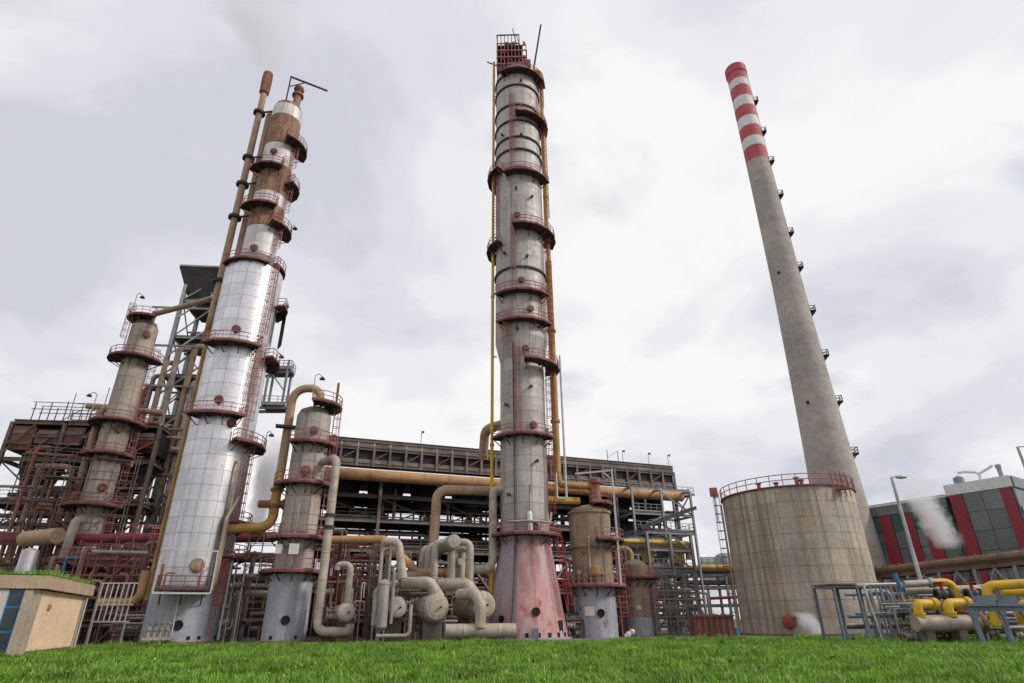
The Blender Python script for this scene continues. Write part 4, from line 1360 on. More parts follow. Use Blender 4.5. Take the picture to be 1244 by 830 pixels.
# orange pipe with the sloping leg
o0 = at(398, 656, 67.0)
op = [o0, Vector((at(466, 656, 67).x, 67, o0.z)), at(508, 696, 67.0), at(545, 700, 67.0)]
op[3] = Vector((op[3].x, 67.0, op[2].z))
pipe('orange pipe running level then sloping down towards the exchangers', op, 0.42, 'rust_orange', seg=14, bend=0.9)
q0 = at(478, 702, 64.0)
pipe('brown pipe bend below the sloping orange pipe', [q0 + Vector((0, 0, -1.6)), q0 + Vector((0, 0, 0.1)), q0 + Vector((4.2, 0.8, 0.1))], 0.5, 'pipe_brown', seg=12)

# tall pale pipe with gooseneck in front
w0 = at(390, 556, 62.5)
wz = w0.z
wx = at(409, 560, 62.5).x
wb = hz(392, 769, 62.5) + 0.1
wp = [Vector((bxx + 2.0, 64.3, wz)), Vector((wx, 62.5, wz)), Vector((wx, 62.5, max(0.9, wb))), Vector((at(424, 767, 62.5).x, 62.5, max(0.9, wb))), Vector((at(424, 767, 62.5).x, 62.5, 1.6))]
pipe('tall pale grey pipe in front of the cooler bank with hooked foot', wp, 0.43, 'pipe_tan', seg=14, bands=2.4, bend=1.0, flanges=[(1, 0.36), (1, 0.43)], fm='steel_dark')

# ================================================================== exchangers and reboiler loops in front
def exchanger(label, px, py, Y, rr, ln=7.0, m='pipe_tan', saddle=True, boss=True, direction=None):
    """horizontal shell: flanged head facing the grass, body running back along the plant grid"""
    c = at(px, py, Y)
    d = direction or V
    e = empty('heat_exchanger', (c.x, c.y, 0), label, 'heat exchanger')
    k = Vector((0, 0, c.z))
    MB().lathe([(0, -0.10), (rr * 0.55, -0.09), (rr * 0.86, 0.0), (rr, 0.18), (rr, 0.75)], 26, k, axis=d).build('end_cover', m, e)
    MB().lathe([(rr * 0.98, 0.75), (rr * 1.10, 0.75), (rr * 1.10, 1.05), (rr * 0.98, 1.05)], 26, k, axis=d).build('flange', 'pipe_grey' if m == 'pipe_tan' else m, e)
    if rr > 0.6:
        bt = MB(); qd = Vector((0, 0, 1)).rotation_difference(d)
        for i_ in range(14):
            a_ = 2 * math.pi * i_ / 14
            c0_ = k + qd @ Vector((math.cos(a_) * rr * 1.04, math.sin(a_) * rr * 1.04, 0.62))
            bt.bar(c0_, c0_ + d * 0.56, 0.09)
        bt.build('bolt_ring', 'rust', e)
    MB().lathe([(rr * 0.96, 1.05), (rr * 0.96, 2.6), (rr * 1.0, 2.6), (rr * 1.0, 2.75), (rr * 0.96, 2.75), (rr * 0.96, ln), (rr * 0.6, ln + 0.5), (0, ln + 0.6)], 26, k, axis=d).build('shell', m, e)
    if boss:
        MB().lathe([(0.09, -0.30), (0.09, -0.05)], 8, k + Vector((rr * 0.25, 0, 0.0)), axis=d).lathe([(0, -0.30), (0.09, -0.30)], 8, k + Vector((rr * 0.25, 0, 0)), axis=d).build('drain_plug', 'black', e)
    if saddle:
        for s in (1.6, ln - 1.4):
            p = d * s
            MB().box((p.x, p.y, (c.z - rr) / 2 + 0.15), (rr * 1.5, 0.6, c.z - rr + 0.3), U_ANG).build('saddle', 'foot', e)
    return e


exchanger('big round exchanger end nearest the pink skirt, half behind a bent pipe', 588, 735, 63.5, 1.24)
exchanger('large tan exchanger end with drain hole, under the looped pipes', 531, 738, 61.0, 1.2)
exchanger('mid sized exchanger end just right of the upright filter vessels', 483, 738, 61.5, 0.95)
exchanger('small exchanger end on a square pedestal beside the tall pale pipe', 421, 744, 61.5, 0.82, saddle=True)
exchanger('small ribbed drum end on top of the mid sized exchanger', 480, 713, 62.2, 0.62, 4.0, 'pipe_grey', saddle=False)
# blind end of the horizontal header with the looped pipes
hd = at(552, 658, 63.0)
lp = empty('reboiler_manifold', (hd.x, hd.y, 0), 'round ended header with three pairs of looped pale pipes', 'manifold')
MB().lathe([(0, -0.06), (0.6, 0.0), (0.72, 0.12), (0.72, 7.6), (0, 7.8)], 22, (0, 0, hd.z), axis=V).build('header', 'pipe_grey', lp)
for k in range(3):
    o = V * (0.75 + k * 2.9)
    for s, reach in ((-1, 1.75), (1, 1.85)):
        x = s * reach
        zb_ = 5.2 if s < 0 else 4.6
        MB().tube([o + Vector((s * 0.5, 0, hd.z)), o + Vector((x, 0, hd.z)), o + Vector((x, 0, zb_))], 0.37, 14, 0.9, bands=1.6).build('loop_pipe', 'pipe_tan', lp)
# pipes gathering the loops into the exchangers
b1 = at(503, 708, 61.6); b2 = at(524, 708, 61.2)
pipe('stubby grey pipe elbowing down into the large exchanger', [Vector((b1.x - 1.2, 62.4, b1.z)), Vector((b2.x - 0.2, 61.8, b1.z)), at(534, 727, 61.9)], 0.56, 'pipe_tan', seg=14, bend=0.7)
b3 = at(540, 710, 63.4); b4 = at(568, 707, 63.0)
pipe('fat tan pipe linking the loops across to the second exchanger', [Vector((b3.x - 0.6, 63.6, b3.z)), Vector((b4.x, 63.2, b3.z)), at(581, 728, 62.6)], 0.56, 'pipe_tan', seg=14, bend=0.7)
b5 = at(562, 722, 61.6)
zq = b5.z
pipe('bent pale pipe dropping over the round exchanger into the ground header', [Vector((b5.x - 0.4, 62.2, zq)), Vector((at(577, 722, 60.8).x, 60.8, zq)), Vector((at(584, 722, 60.6).x, 60.6, zq - 0.9)), Vector((at(584, 722, 60.6).x, 60.6, 1.2))], 0.50, 'pipe_tan', seg=14, bend=0.7)
gh = at(541, 768, 60.3)
pipe('wide low pale header lying on the ground by the skirt', [Vector((gh.x, 60.3, 0.95)), Vector((at(626, 768, 60.8).x, 61.6, 0.95))], 0.60, 'pipe_tan', seg=18, bands=2.4, name='ground_header')
i0 = at(548, 690, 65.0)
pipe('inner pale pipe hooked inside the looped manifold', [Vector((i0.x, 65, 4.8)), Vector((i0.x, 65, i0.z + 1.9)), Vector((i0.x + 1.5, 65.2, i0.z + 1.9)), ], 0.42, 'pipe_tan', seg=12, bend=0.8)
exchanger('little round cap inside the looped pipe manifold', 559, 683, 66.0, 0.42, 3.0, 'pipe_tan', saddle=False, boss=False)
# upright filter vessels left of the exchangers
fv = at(462, 745, 61.0)
fe = empty('filter_vessel', (fv.x, 61.0, 0), 'upright pale filter vessels with thin risers and drain loop', 'filter vessel')
for x, y, r, z0, z1 in ((0.2, 0, 0.52, 1.3, 5.0), (-0.55, 0.5, 0.36, 1.5, 4.3)):
    MB().lathe([(0.1, z0 - 0.3), (r, z0), (r, z1), (r * 1.12, z1), (r * 1.12, z1 + 0.15), (r * 0.5, z1 + 0.4), (0, z1 + 0.5)], 16, (x, y, 0)).build('vessel', 'pipe_grey', fe)
    for s in (-0.2, 0.25):
        MB().bar((x + s, y, 0), (x + s, y, z0), 0.12).build('leg', 'steel', fe)
for x, z0, z1, r, x2 in ((-0.3, 5.0, 8.2, 0.16, 0.5), (0.55, 5.0, 8.6, 0.13, 1.0), (1.05, 1.6, 6.2, 0.16, 0.8)):
    MB().tube([(x, 0, z0), (x, 0, z1), (x2, 0.2, z1 + 0.1)], r, 8).build('riser', 'pipe_grey', fe)
MB().tube([(-0.1, -0.4, 0.6), (2.9, -0.3, 0.6), (2.9, -0.3, 3.2)], 0.16, 8, 1.5).build('drain_loop', 'pipe_tan', fe)
MB().tube([(-0.4, 0.6, 4.2), (-0.4, 0.6, 9.2)], 0.2, 8).build('riser', 'pipe_tan', fe)
MB().tube([(0.1, 0.2, 8.9), (1.2, 0.2, 8.9), (1.9, 0.2, 5.5)], 0.42, 12, 0.8).build('crossover', 'pipe_tan', fe)
k0 = at(420, 690, 63.0)
pipe('thin hooked pale pipe standing behind the small exchanger', [Vector((k0.x - 0.8, 63, k0.z - 0.2)), Vector((k0.x - 0.8, 63, k0.z + 0.3)), Vector((k0.x + 0.5, 63, k0.z + 0.3)), Vector((k0.x + 0.5, 63, 2.0))], 0.32, 'pipe_tan', seg=10, bend=0.8)
tangle('low thin pipes and handrail beside the small exchanger', at(398, 790, 62.3) * Vector((1, 1, 0)).length if False else Vector((at(398, 770, 62.6).x, 62.6, 0)), 3.2, 1.8, 5.4, 10, 21, rmin=0.07, rmax=0.16)
tangle('small valve lines between the filter vessels and large exchanger', Vector((at(492, 770, 63.5).x, 63.5, 0)), 3.4, 2.0, 4.6, 14, 22, rmin=0.06, rmax=0.14)

# deep background piping in the gaps, each bundle in its own gap
tangle('dark pipe bundle between the aluminium column and grey column', Vector((at(262, 770, 72).x, 72, 0)), 9.0, 6.0, 10.0, 26, 31, mats=('pipe_dark', 'pipe_brown', 'pipe_grey', 'steel_brown'), rmin=0.1, rmax=0.32)
tangle('brown pipe bundle between the hut and the aluminium column', Vector((at(118, 770, 70).x, 70, 0)), 8.5, 6.0, 11.0, 30, 32, mats=('pipe_brown', 'pipe_dark', 'rust', 'steel_brown', 'pipe_grey'), rmin=0.08, rmax=0.28)
tangle('dark pipe bundle under the coolers beside the grey column', Vector((at(392, 770, 74).x, 74, 0)), 12.0, 7.0, 11.0, 30, 33, mats=('pipe_dark', 'pipe_brown', 'deck_edge', 'steel_brown', 'pipe_grey'), rmin=0.08, rmax=0.26)
tangle('pipe bundle under the coolers behind the looped manifold', Vector((at(500, 770, 76).x, 76, 0)), 12.0, 7.0, 9.0, 24, 34, mats=('pipe_dark', 'pipe_brown', 'steel_brown', 'pipe_grey'), rmin=0.08, rmax=0.26)
tangle('rusty pipe bundle between the pink skirt and brown drum', Vector((at(690, 770, 77).x, 77, 0)), 8.0, 5.0, 10.0, 20, 35, mats=('pipe_dark', 'rust', 'steel_brown', 'pipe_grey'), rmin=0.08, rmax=0.26)
tangle('mixed valves and thin lines at the foot of the grey rack', Vector((at(796, 770, 82).x, 82, 0)), 8.5, 4.0, 7.5, 34, 36, mats=('pipe_tan', 'pipe_grey', 'steel', 'pipe_brown'), rmin=0.06, rmax=0.16, valves=6)
tangle('dark lines at the foot between drum and small column', Vector((at(748, 770, 77).x, 77, 0)), 2.4, 3.0, 7.5, 14, 37, mats=('pipe_dark', 'pipe_brown', 'pipe_grey'), rmin=0.06, rmax=0.16)
tangle('grey fittings by the foot of the aluminium column', Vector((at(130, 782, 63.5).x, 63.5, 0)), 3.6, 2.0, 3.4, 14, 38, mats=('pipe_dark', 'pipe_grey', 'pipe_brown'), rmin=0.07, rmax=0.2, valves=4)

# deep red headers crossing behind
for lab, a, b_, Y, r, mm in (('deep red fat header pipe behind the aluminium column', (0, 641), (332, 668), 74, 0.6, 'pipe_red'),
                             ('dark brown header pipe just below the deep red one', (60, 668), (330, 690), 74.8, 0.55, 'pipe_dark'),
                             ('grey brown pipe crossing low between the two columns', (262, 700), (330, 702), 71, 0.36, 'pipe_grey'),
                             ('lowest grey pipe crossing between the two columns', (262, 721), (330, 722), 71, 0.34, 'pipe_grey')):
    p = at(*a, Y); q = at(*b_, Y)
    z = (p.z + q.z) / 2
    pipe(lab, [Vector((p.x, Y, z)), Vector((q.x, Y, z))], r, mm, seg=14, bands=3.0)
pz_ = at(128, 733, 66.0)
pipe('orange brown pipe bending up beside the column foot', [Vector((pz_.x, 65.0, pz_.z)), Vector((at(168, 733, 65).x, 65.0, pz_.z)), Vector((at(168, 733, 65).x, 65.0, pz_.z + 3.0))], 0.42, 'rust_orange', seg=12)
ls = at(276, 735, 68)
pipe('short leaning tan pump riser in the dark gap', [Vector((ls.x, 68, 0.6)), Vector((ls.x, 68, 4.4)), Vector((ls.x + 1.0, 68, 4.4))], 0.5, 'pipe_tan', seg=12)

# ================================================================== grey lattice tower behind the aluminium column
LT = at(196, 560, 84.0)
lx0, lx1 = at(196, 560, 84).x, at(360, 470, 86).x
ZL = hz(235, 326, 83.0) / 50.0
lt = frame('pipe_tower', 'grey lattice tower with roof hood behind the aluminium column', 'steel tower', (at(160, 600, 84).x, 84.0, 0),
           [0, 6.0, 12.0], [0, 6.5], [z_ * ZL for z_ in (9, 15, 21, 27, 33, 39, 45, 50)], 'steel_mid', cw=0.55, bh=0.4,
           braces=[('front', i, l, 'x' if (i + l) % 2 else '/') for i in range(2) for l in range(2, 8)] + [('left', 0, l, 'x') for l in range(1, 8)],
           floors=[(l, 0, 12, 0, 6.5) for l in (1, 2, 3, 4, 5, 6)], rz=rad(6))
MB().box((3.6, 3.4, 50 * ZL + 0.5), (9.6, 9.0, 0.3)).build('roof_sheet', 'steel', lt)
hd_ = MB()
hd_.add([(-1.3, -1.2, 50 * ZL + 0.3), (8.2, -1.2, 50 * ZL + 0.3), (8.2, 7.8, 50 * ZL + 0.3), (-1.3, 7.8, 50 * ZL + 0.3), (1.2, 1.0, 44 * ZL), (6.0, 1.0, 44 * ZL), (6.0, 5.8, 44 * ZL), (1.2, 5.8, 44 * ZL)],
        [(0, 4, 5, 1), (1, 5, 6, 2), (2, 6, 7, 3), (3, 7, 4, 0), (4, 7, 6, 5)])
hd_.build('hopper', 'steel_dark', lt)
for x, y, r, m_, z0, z1 in ((1.9, -0.9, 0.45, 'pipe_tan', 8, 40.5), (4.2, -0.9, 0.45, 'rust_tan', 9, 41.0), (6.3, -0.8, 0.42, 'pipe_tan', 8, 41), (7.9, -0.7, 0.26, 'ochre', 6, 41), (-0.9, -0.6, 0.34, 'steel_blue', 4, 36), (-1.8, -0.4, 0.40, 'pipe_red', 5, 34)):
    MB().tube([(x, y, z0), (x, y, z1), (x + 1.2, y + 0.8, z1 + 0.2)], r, 10).build('riser_pipe', m_, lt)
for k_, x in enumerate((-3.2, -2.4, 0.6, 3.0, 5.2, 9.2, 10.6)):
    MB().tube([(x, -1.3 - 0.3 * (k_ % 2), 6 + k_), (x, -1.3 - 0.3 * (k_ % 2), 24 + (k_ * 7) % 17), (x + 1.0, 0.2, 24.3 + (k_ * 7) % 17)], 0.2 + 0.09 * (k_ % 3), 10).build('riser_pipe', ('pipe_tan', 'pipe_grey', 'rust_tan')[k_ % 3], lt)
for l_ in range(1, 8):
    z_ = l_ * 6 * ZL
    MB().bar((0.3, -0.5, z_), (5.8, -0.5, z_ + 5.2), 0.2).build('brace', 'steel_light', lt)
    MB().bar((11.8, -0.5, z_), (6.2, -0.5, z_ + 5.2), 0.2).build('brace', 'steel_light', lt)
    MB().bar((-3.4, -1.7, z_ + 1.0), (11.5, -1.7, z_ + 1.0), 0.22, 0.3).build('pipe_rail', 'steel', lt)
rgl = random.Random(9)
for k in range(34):
    z = rgl.uniform(8, 46)
    v = rgl.uniform(0.6, 6)
    MB().tube([(rgl.uniform(0.3, 3), v, z), (rgl.uniform(6, 10.6), v, z)], rgl.uniform(0.1, 0.3), 8).build('cross_pipe', rgl.choice(('pipe_dark', 'pipe_grey', 'steel_dark', 'pipe_tan')), lt)
ll = rel(lt, at(322, 462, 85.0)); lr_ = rel(lt, at(350, 462, 85.0))
zl0, zl1 = hz(340, 490, 85), hz(345, 446, 85)
lw = lr_.x - ll.x
for z in (zl0, zl1):
    MB().box((ll.x + lw / 2, ll.y + 1.4, z), (lw, 2.8, 0.35)).build('side_landing', 'steel', lt)
    railing(lt, [Vector((ll.x, ll.y + 0.05, z + 0.17)), Vector((ll.x + lw, ll.y + 0.05, z + 0.17)), Vector((ll.x + lw, ll.y + 2.7, z + 0.17))], 'steel', t=0.09)
for x in (ll.x + 0.3, ll.x + lw - 0.5):
    for y_ in (0.2, 2.6):
        MB().bar((x, ll.y + y_, zl0), (x, ll.y + y_, zl1 + 1.4), 0.32).build('landing_post', 'steel', lt)
MB().bar((ll.x + 0.3, ll.y + 0.1, zl1 - 0.4), (ll.x + lw - 0.5, ll.y + 0.1, zl0 + 2.2), 0.2).build('brace', 'steel', lt)
for z in (zl0, zl1):
    for y_ in (0.4, 2.4):
        MB().ibeam((11.8, y_, z - 0.4), (ll.x + lw, ll.y + y_, z - 0.4), 0.26, 0.45).build('cantilever_beam', 'steel', lt)
tangle('pale pipe bundle rising inside the lattice tower foot', Vector((at(142, 700, 80).x, 80, 0)), 9.0, 3.0, 26.0, 22, 41, mats=('pipe_tan', 'pipe_grey', 'steel_dark', 'rust'), rmin=0.12, rmax=0.34, z0=2.0, valves=0)

# ================================================================== left rack with rusty cooler box
lr0 = at(-30, 560, 78.0)
lr = frame('pipe_rack', 'rusty multi level rack carrying a brown cooler box at the far left', 'pipe rack', (at(-52, 700, 76).x, 76.0, 0), [0, 6.5, 13, 18.5], [0, 8], [7.5, 12.0, 16.0, 21.5, 26.5],
           'steel_brown', cw=0.45, bh=0.5, rz=U_ANG * 0.4,
           braces=[('front', 0, 2, 'x'), ('front', 1, 3, '/'), ('front', 2, 1, 'k'), ('front', 0, 3, '\\'), ('front', 1, 1, 'k')],
           floors=[(0, 0, 18, 0, 8), (2, 0, 18, 0, 8), (3, 6, 18, 0, 8), (4, 0, 18, 0, 8)], rails=[(0, [(0.2, 0), (18, 0)], 'red_rail'), (2, [(0.2, 0), (18, 0)], 'steel_brown'), (4, [(7, 0), (18.4, 0)], 'rust')])
for k in range(6):
    hp_ = (3.2, 1.5, 2.4, 1.2, 3.0, 1.8)[k]
    MB().box((1.6 + k * 3.05, 0.2, 26.0 - hp_ / 2 - (k % 2) * 0.8), (2.85, 0.25, hp_)).build('cooler_panel', ('rust', 'steel_brown', 'deck_edge')[k % 3], lr)
    MB().bar((0.3 + k * 3.05, -0.3, 22.4), (3.0 + k * 3.05, -0.3, 26.2 - (k % 3)), 0.2).build('brace', 'rust', lr)
    MB().ibeam((0.1 + k * 3.05, -0.5, 23.6 + (k % 2)), (3.1 + k * 3.05, -0.5, 23.6 + (k % 2)), 0.2, 0.4).build('ledger', 'steel_brown', lr)
    MB().box((1.6 + k * 3.05, 0.02, 25.2), (2.3, 0.12, 0.5)).build('header_box', 'louvre', lr)
MB().box((9.3, 4.1, 24.3), (18.2, 7.4, 3.0)).build('cooler_box', 'shade_black', lr)
for k in range(3):
    MB().lathe([(2.6, 22.6), (2.6, 21.2), (1.9, 19.0), (1.9, 18.2)], 20, (3.5 + k * 6.0, 3.2, 0)).build('fan_shroud', 'shade_black', lr)
for x, y, r, pts in ((0, 0, 0.45, [(11.0, -1.3, 5), (11.0, -1.3, 28.8), (14.5, -0.5, 28.8)]), (0, 0, 0.4, [(12.2, -1.0, 9), (12.2, -1.0, 21), (16.5, -0.8, 21)]), (0, 0, 0.42, [(8.5, -0.2, 29.0), (18.5, -0.2, 28.4)]), (0, 0, 0.35, [(9.6, -0.9, 8), (9.6, -0.9, 20.5), (5, -0.7, 20.5)])):
    MB().tube(pts, r, 10).build('pipe', 'rust_tan', lr)
rgl = random.Random(19)
for k in range(22):
    z = rgl.choice((7.9, 12.4, 16.4)) + rgl.uniform(0.3, 2.2)
    v = rgl.uniform(0.5, 7)
    MB().tube([(rgl.uniform(-1, 4), v, z), (rgl.uniform(12, 19), v, z)], rgl.uniform(0.1, 0.3), 8).build('pipe', rgl.choice(('pipe_dark', 'pipe_brown', 'rust', 'pipe_tan', 'steel_dark')), lr)
for x in (6.5, 10.5, 14.5, 17.8):
    MB().bar((x, 0.1, 26.8), (x, 0.1, 30.4 + (x % 3)), 0.08).build('mast', 'steel', lr)
    MB().bar((x, 0.1, 29.4), (min(x + 4, 18.5), 0.1, 29.2), 0.06).build('mast_wire', 'steel', lr)
# foreground items above the hut roof at far left
sv = at(38, 668, 60.0)
ve = empty('slim_vessel', (sv.x, 60.0, 0), 'shiny slim metal duct leaning up behind the hut roof', 'duct')
MB().lathe([(0.72, 2.0), (0.72, 8.3), (0.3, 8.5)], 18).build('shell', 'alu', ve)
MB().box((0, 0, 1.0), (2.4, 1.6, 2.0)).build('plinth', 'foot', ve)
c_ = at(30, 652, 68)
pipe('brown capped pipe end pointing out above the hut roof', [Vector((c_.x - 1.5, 70, c_.z)), Vector((c_.x + 4, 67.5, c_.z))], 0.85, 'rust_tan', seg=14)
tangle('rusty rails and thin lines behind the hut roof', Vector((at(55, 740, 66).x, 66, 0)), 8.5, 5.0, 9.5, 30, 43, mats=('rust', 'red_rail', 'pipe_tan', 'pipe_grey', 'pipe_brown'), rmin=0.07, rmax=0.22)
tangle('dark and blue lines at the far left edge behind the hut', Vector((at(-20, 740, 62).x, 62, 0)), 6.0, 5.0, 8.5, 18, 44, mats=('pipe_dark', 'steel_dark', 'blue_paint', 'rust_tan'), rmin=0.1, rmax=0.34)
fs_ = frame('access_stair_frame', 'rusty red railed gantry between hut and aluminium column', 'gantry', (at(62, 700, 70).x, 70.0, 0), [0, 4.0, 8.0], [0, 3], [4.6, 8.2], 'rust', cw=0.25, bh=0.3, rz=U_ANG,
            floors=[(0, 0, 8, 0, 3), (1, 0, 8, 0, 3)], rails=[(0, [(0, 0), (8, 0)], 'red_rail'), (1, [(0, 0), (8, 0)], 'red_rail')], floor_m='deck')

# long dark sheeted shed added behind the cooler bank to block horizon light
ph = empty('light_block_shed', tuple(bank_pt(-38, BD + 4.5, 0)), 'long dark sheeted shed added behind the coolers to block horizon light', 'building', rz=U_ANG)
MB().box((43, 3.0, 3.9), (86, 6.0, 7.8)).build('wall', 'shade_black', ph)
for k in range(43):
    MB().box((1.0 + k * 2.0, -0.06, 3.9), (1.9, 0.1, 7.7)).build('sheet', 'steel_dark', ph)
MB().box((43, 2.9, 7.95), (86.6, 7.0, 0.3)).build('roof', 'steel_brown', ph)
# second row of posts, hangers and cable trays at the bank's back breaks up the gaps
rgk = random.Random(77)
for k in range(28):
    u = 1.2 + k * 2.0
    MB().bar((u, BD - 0.3, 5), (u, BD - 0.3, LV[3] + rgk.uniform(0, 3)), 0.24).build('hanger', 'steel_dark', bank)
for k in range(16):
    u = rgk.uniform(0, 48); li = rgk.choice((1, 2, 3)); h_ = rgk.uniform(0.8, 1.7)
    MB().box((u + 2.5, rgk.uniform(3, BD - 1), LV[li] + 0.5 + h_ / 2), (rgk.uniform(2.5, 6), 1.4, h_)).build('cable_tray', rgk.choice(('steel_dark', 'shade_black', 'pipe_dark')), bank)
for k in range(22):
    u = rgk.uniform(0, 54); z0_ = rgk.choice((LV[0], LV[1], LV[2]))
    MB().tube([(u, rgk.uniform(0.6, 3), z0_), (u, rgk.uniform(0.6, 3), z0_ + rgk.uniform(2.5, 5))], rgk.uniform(0.08, 0.22), 8).build('riser', rgk.choice(('pipe_dark', 'pipe_grey', 'pipe_brown', 'deck_edge')), bank)


# ================================================================== scaffolds and access frames packed between the vessels
def scaffold(label, origin, nx, bay, lift, nl, m='red_rail', depth=1.6, rz=U_ANG, t=0.10, seed=1, boards=True):
    rg = random.Random(seed)
    e = empty('scaffold', origin, label, 'scaffold', rz=rz)
    for i in range(nx + 1):
        for y in (0.0, depth):
            MB().bar((i * bay, y, 0), (i * bay, y, lift * nl + rg.uniform(0.4, 1.4)), t).build('pole', m, e)
    for l in range(1, nl + 1):
        z = l * lift
        for y in (-t, depth + t):
            MB().bar((-0.3, y, z), (nx * bay + 0.3, y, z), t * 0.9).build('ledger', m, e)
            MB().bar((-0.3, y, z + 1.0), (nx * bay + 0.3, y, z + 1.0), t * 0.8).build('guard_rail', m, e)
        if boards and rg.random() < 0.8:
            i0 = rg.randrange(0, nx)
            MB().box(((i0 + 0.5) * bay, depth / 2, z + 0.1), (bay, depth - 0.1, 0.08)).build('board', 'deck', e)
        i0 = rg.randrange(0, nx)
        a, b_ = ((i0 * bay, -t * 2, z - lift), ((i0 + 1) * bay, -t * 2, z))
        MB().bar(a, b_, t * 0.8).build('brace', m, e)
    return e


def gx_(px, Y, py=770):
    return Vector((at(px, py, Y).x, Y, 0))


scaffold('tall thin steel scaffold at the far left edge of the plant', gx_(-45, 71), 5, 2.4, 2.6, 8, 'steel_brown', seed=61)
scaffold('rusty red scaffold close behind the hut roof', gx_(66, 67), 3, 1.9, 2.2, 4, 'red_rail', seed=62)
scaffold('red brown scaffold between the tan and aluminium columns', gx_(112, 72), 4, 1.7, 2.3, 5, 'red_rail', seed=63)
scaffold('dark scaffold in the gap beside the grey column', gx_(283, 69), 3, 1.5, 2.2, 5, 'steel_brown', seed=64)
scaffold('dark red scaffold under the coolers beside the tall pale pipe', gx_(394, 69), 4, 1.6, 2.1, 4, 'deck_edge', seed=65)
scaffold('brown scaffold between the filter vessels and the sloping pipe', gx_(446, 68), 4, 1.6, 2.1, 4, 'steel_brown', seed=66)
scaffold('red scaffold between the brown drum and small column', gx_(744, 75), 2, 1.3, 2.1, 4, 'red_rail', seed=67)
scaffold('pale grey scaffold in front of the open grey rack', gx_(798, 79), 4, 1.6, 2.0, 3, 'steel', seed=68)
tangle('upright dark lines between the tan and aluminium columns', gx_(150, 70), 5.0, 2.5, 13.0, 22, 71, mats=('pipe_dark', 'steel_brown', 'rust', 'pipe_grey', 'red_rail'), rmin=0.07, rmax=0.18, valves=2)
tangle('rusty lines hung under the far left cooler box', Vector((at(0, 640, 73).x, 73, 0)), 9.0, 3.0, 18.0, 26, 72, mats=('rust', 'rust_tan', 'steel_brown', 'red_rail', 'pipe_dark'), rmin=0.08, rmax=0.26, z0=6.0, valves=0)
tangle('rusty lines beside the ladder of the grey column', gx_(388, 66.5), 3.0, 2.0, 11.0, 14, 73, mats=('rust', 'deck_edge', 'pipe_grey', 'steel_brown'), rmin=0.06, rmax=0.15, valves=2)
tangle('small lines beside the lower right edge of the aluminium column', gx_(256, 65), 2.4, 1.6, 9.5, 14, 74, mats=('pipe_grey', 'rust', 'steel_light', 'pipe_brown'), rmin=0.05, rmax=0.13, valves=3)
tangle('low pumps and valves on the ground beside the pink skirt ladder', gx_(690, 69.5), 2.6, 1.5, 2.6, 12, 75, mats=('pipe_dark', 'rust', 'pipe_grey'), rmin=0.06, rmax=0.15, valves=4)
tangle('vertical risers on the far end of the cooler bank', Vector(tuple(bank_pt(48, -2.5, 0))), 8.0, 2.0, 18.0, 12, 76, mats=('pipe_grey', 'steel', 'pipe_brown'), rmin=0.08, rmax=0.2, valves=0)

scaffold('short steel scaffold standing on top of the far left cooler box', Vector((at(30, 520, 77).x, 77.5, 27.2)), 4, 2.0, 1.6, 1, 'rust', seed=81, rz=U_ANG * 0.4, boards=False)

# ================================================================== grey rack right of the small column
gr = frame('pipe_rack', 'grey open steel rack with platforms right of the brown drum', 'pipe rack', (at(798, 770, 83).x, 83.0, 0), [0, 3.6, 7.0], [0, 6], [4.2, 7.6, 10.2, 12.4], 'steel', cw=0.34, bh=0.36,
           braces=[('front', 0, 1, 'k'), ('front', 1, 2, '\\'), ('front', 0, 0, 'x'), ('back', 1, 1, 'x'), ('front', 1, 3, '\\')], floors=[(0, 0, 3.6, 0, 6), (1, 0, 7, 0, 6)], rails=[(0, [(0, 0), (7, 0)], 'rust_tan'), (1, [(0, 0), (7, 0)], 'steel')])
for k, (z, r, m_) in enumerate(((11.2, 0.3, 'yellow_worn'), (10.8, 0.42, 'pipe_tan'), (8.4, 0.3, 'pipe_grey'), (5.2, 0.26, 'pipe_tan'), (8.1, 0.5, 'pipe_dark'))):
    MB().tube([(-6 if k < 2 else -1.5, 0.6 + k * 0.9, z), (7.4, 0.6 + k * 0.9, z), (7.4, 0.6 + k * 0.9, z - 1.6)], r, 10).build('pipe', m_, gr)
for x, z in ((1.4, 8.7), (3.8, 9.2), (5.8, 8.7)):
    MB().lathe([(0, 0), (0.8, 0), (0.8, 1.6), (0, 1.7)], 14, (x, 2.4, z)).build('pot', 'yellow_worn' if x != 3.8 else 'pipe_dark', gr)
# platforms that jut from the end of the cooler bank
fr2 = frame('stair_tower', 'tall steel stair frame at the far end of the cooler bank', 'stair tower', tuple(bank_pt(45.0, -5.5, 0)), [0, 5.2, 10.6], [0, 4.6], [13.6, 16.2, 20.0], 'steel', cw=0.3, bh=0.34,
            braces=[('front', 1, 2, '\\'), ('front', 0, 1, '/'), ('right', 0, 2, 'x')], floors=[(0, 0, 10.6, 0, 4.6), (1, 0, 5.2, 0, 4.6)], rails=[(0, [(0, 0), (10.6, 0), (10.6, 4.6)], 'steel'), (1, [(0, 0), (5.2, 0)], 'steel')])
for a, b_ in (((0, -0.6, 13.8), (10.2, -0.6, 17.2)), ((0, -1.6, 13.8), (10.2, -1.6, 17.2))):
    MB().bar(a, b_, 0.12, 0.5).build('stair_stringer', 'steel_dark', fr2)
for k in range(14):
    w = (k + 0.5) / 14
    MB().box((10.2 * w, -1.1, 13.8 + 3.4 * w), (0.5, 0.9, 0.05)).build('tread', 'steel_dark', fr2)
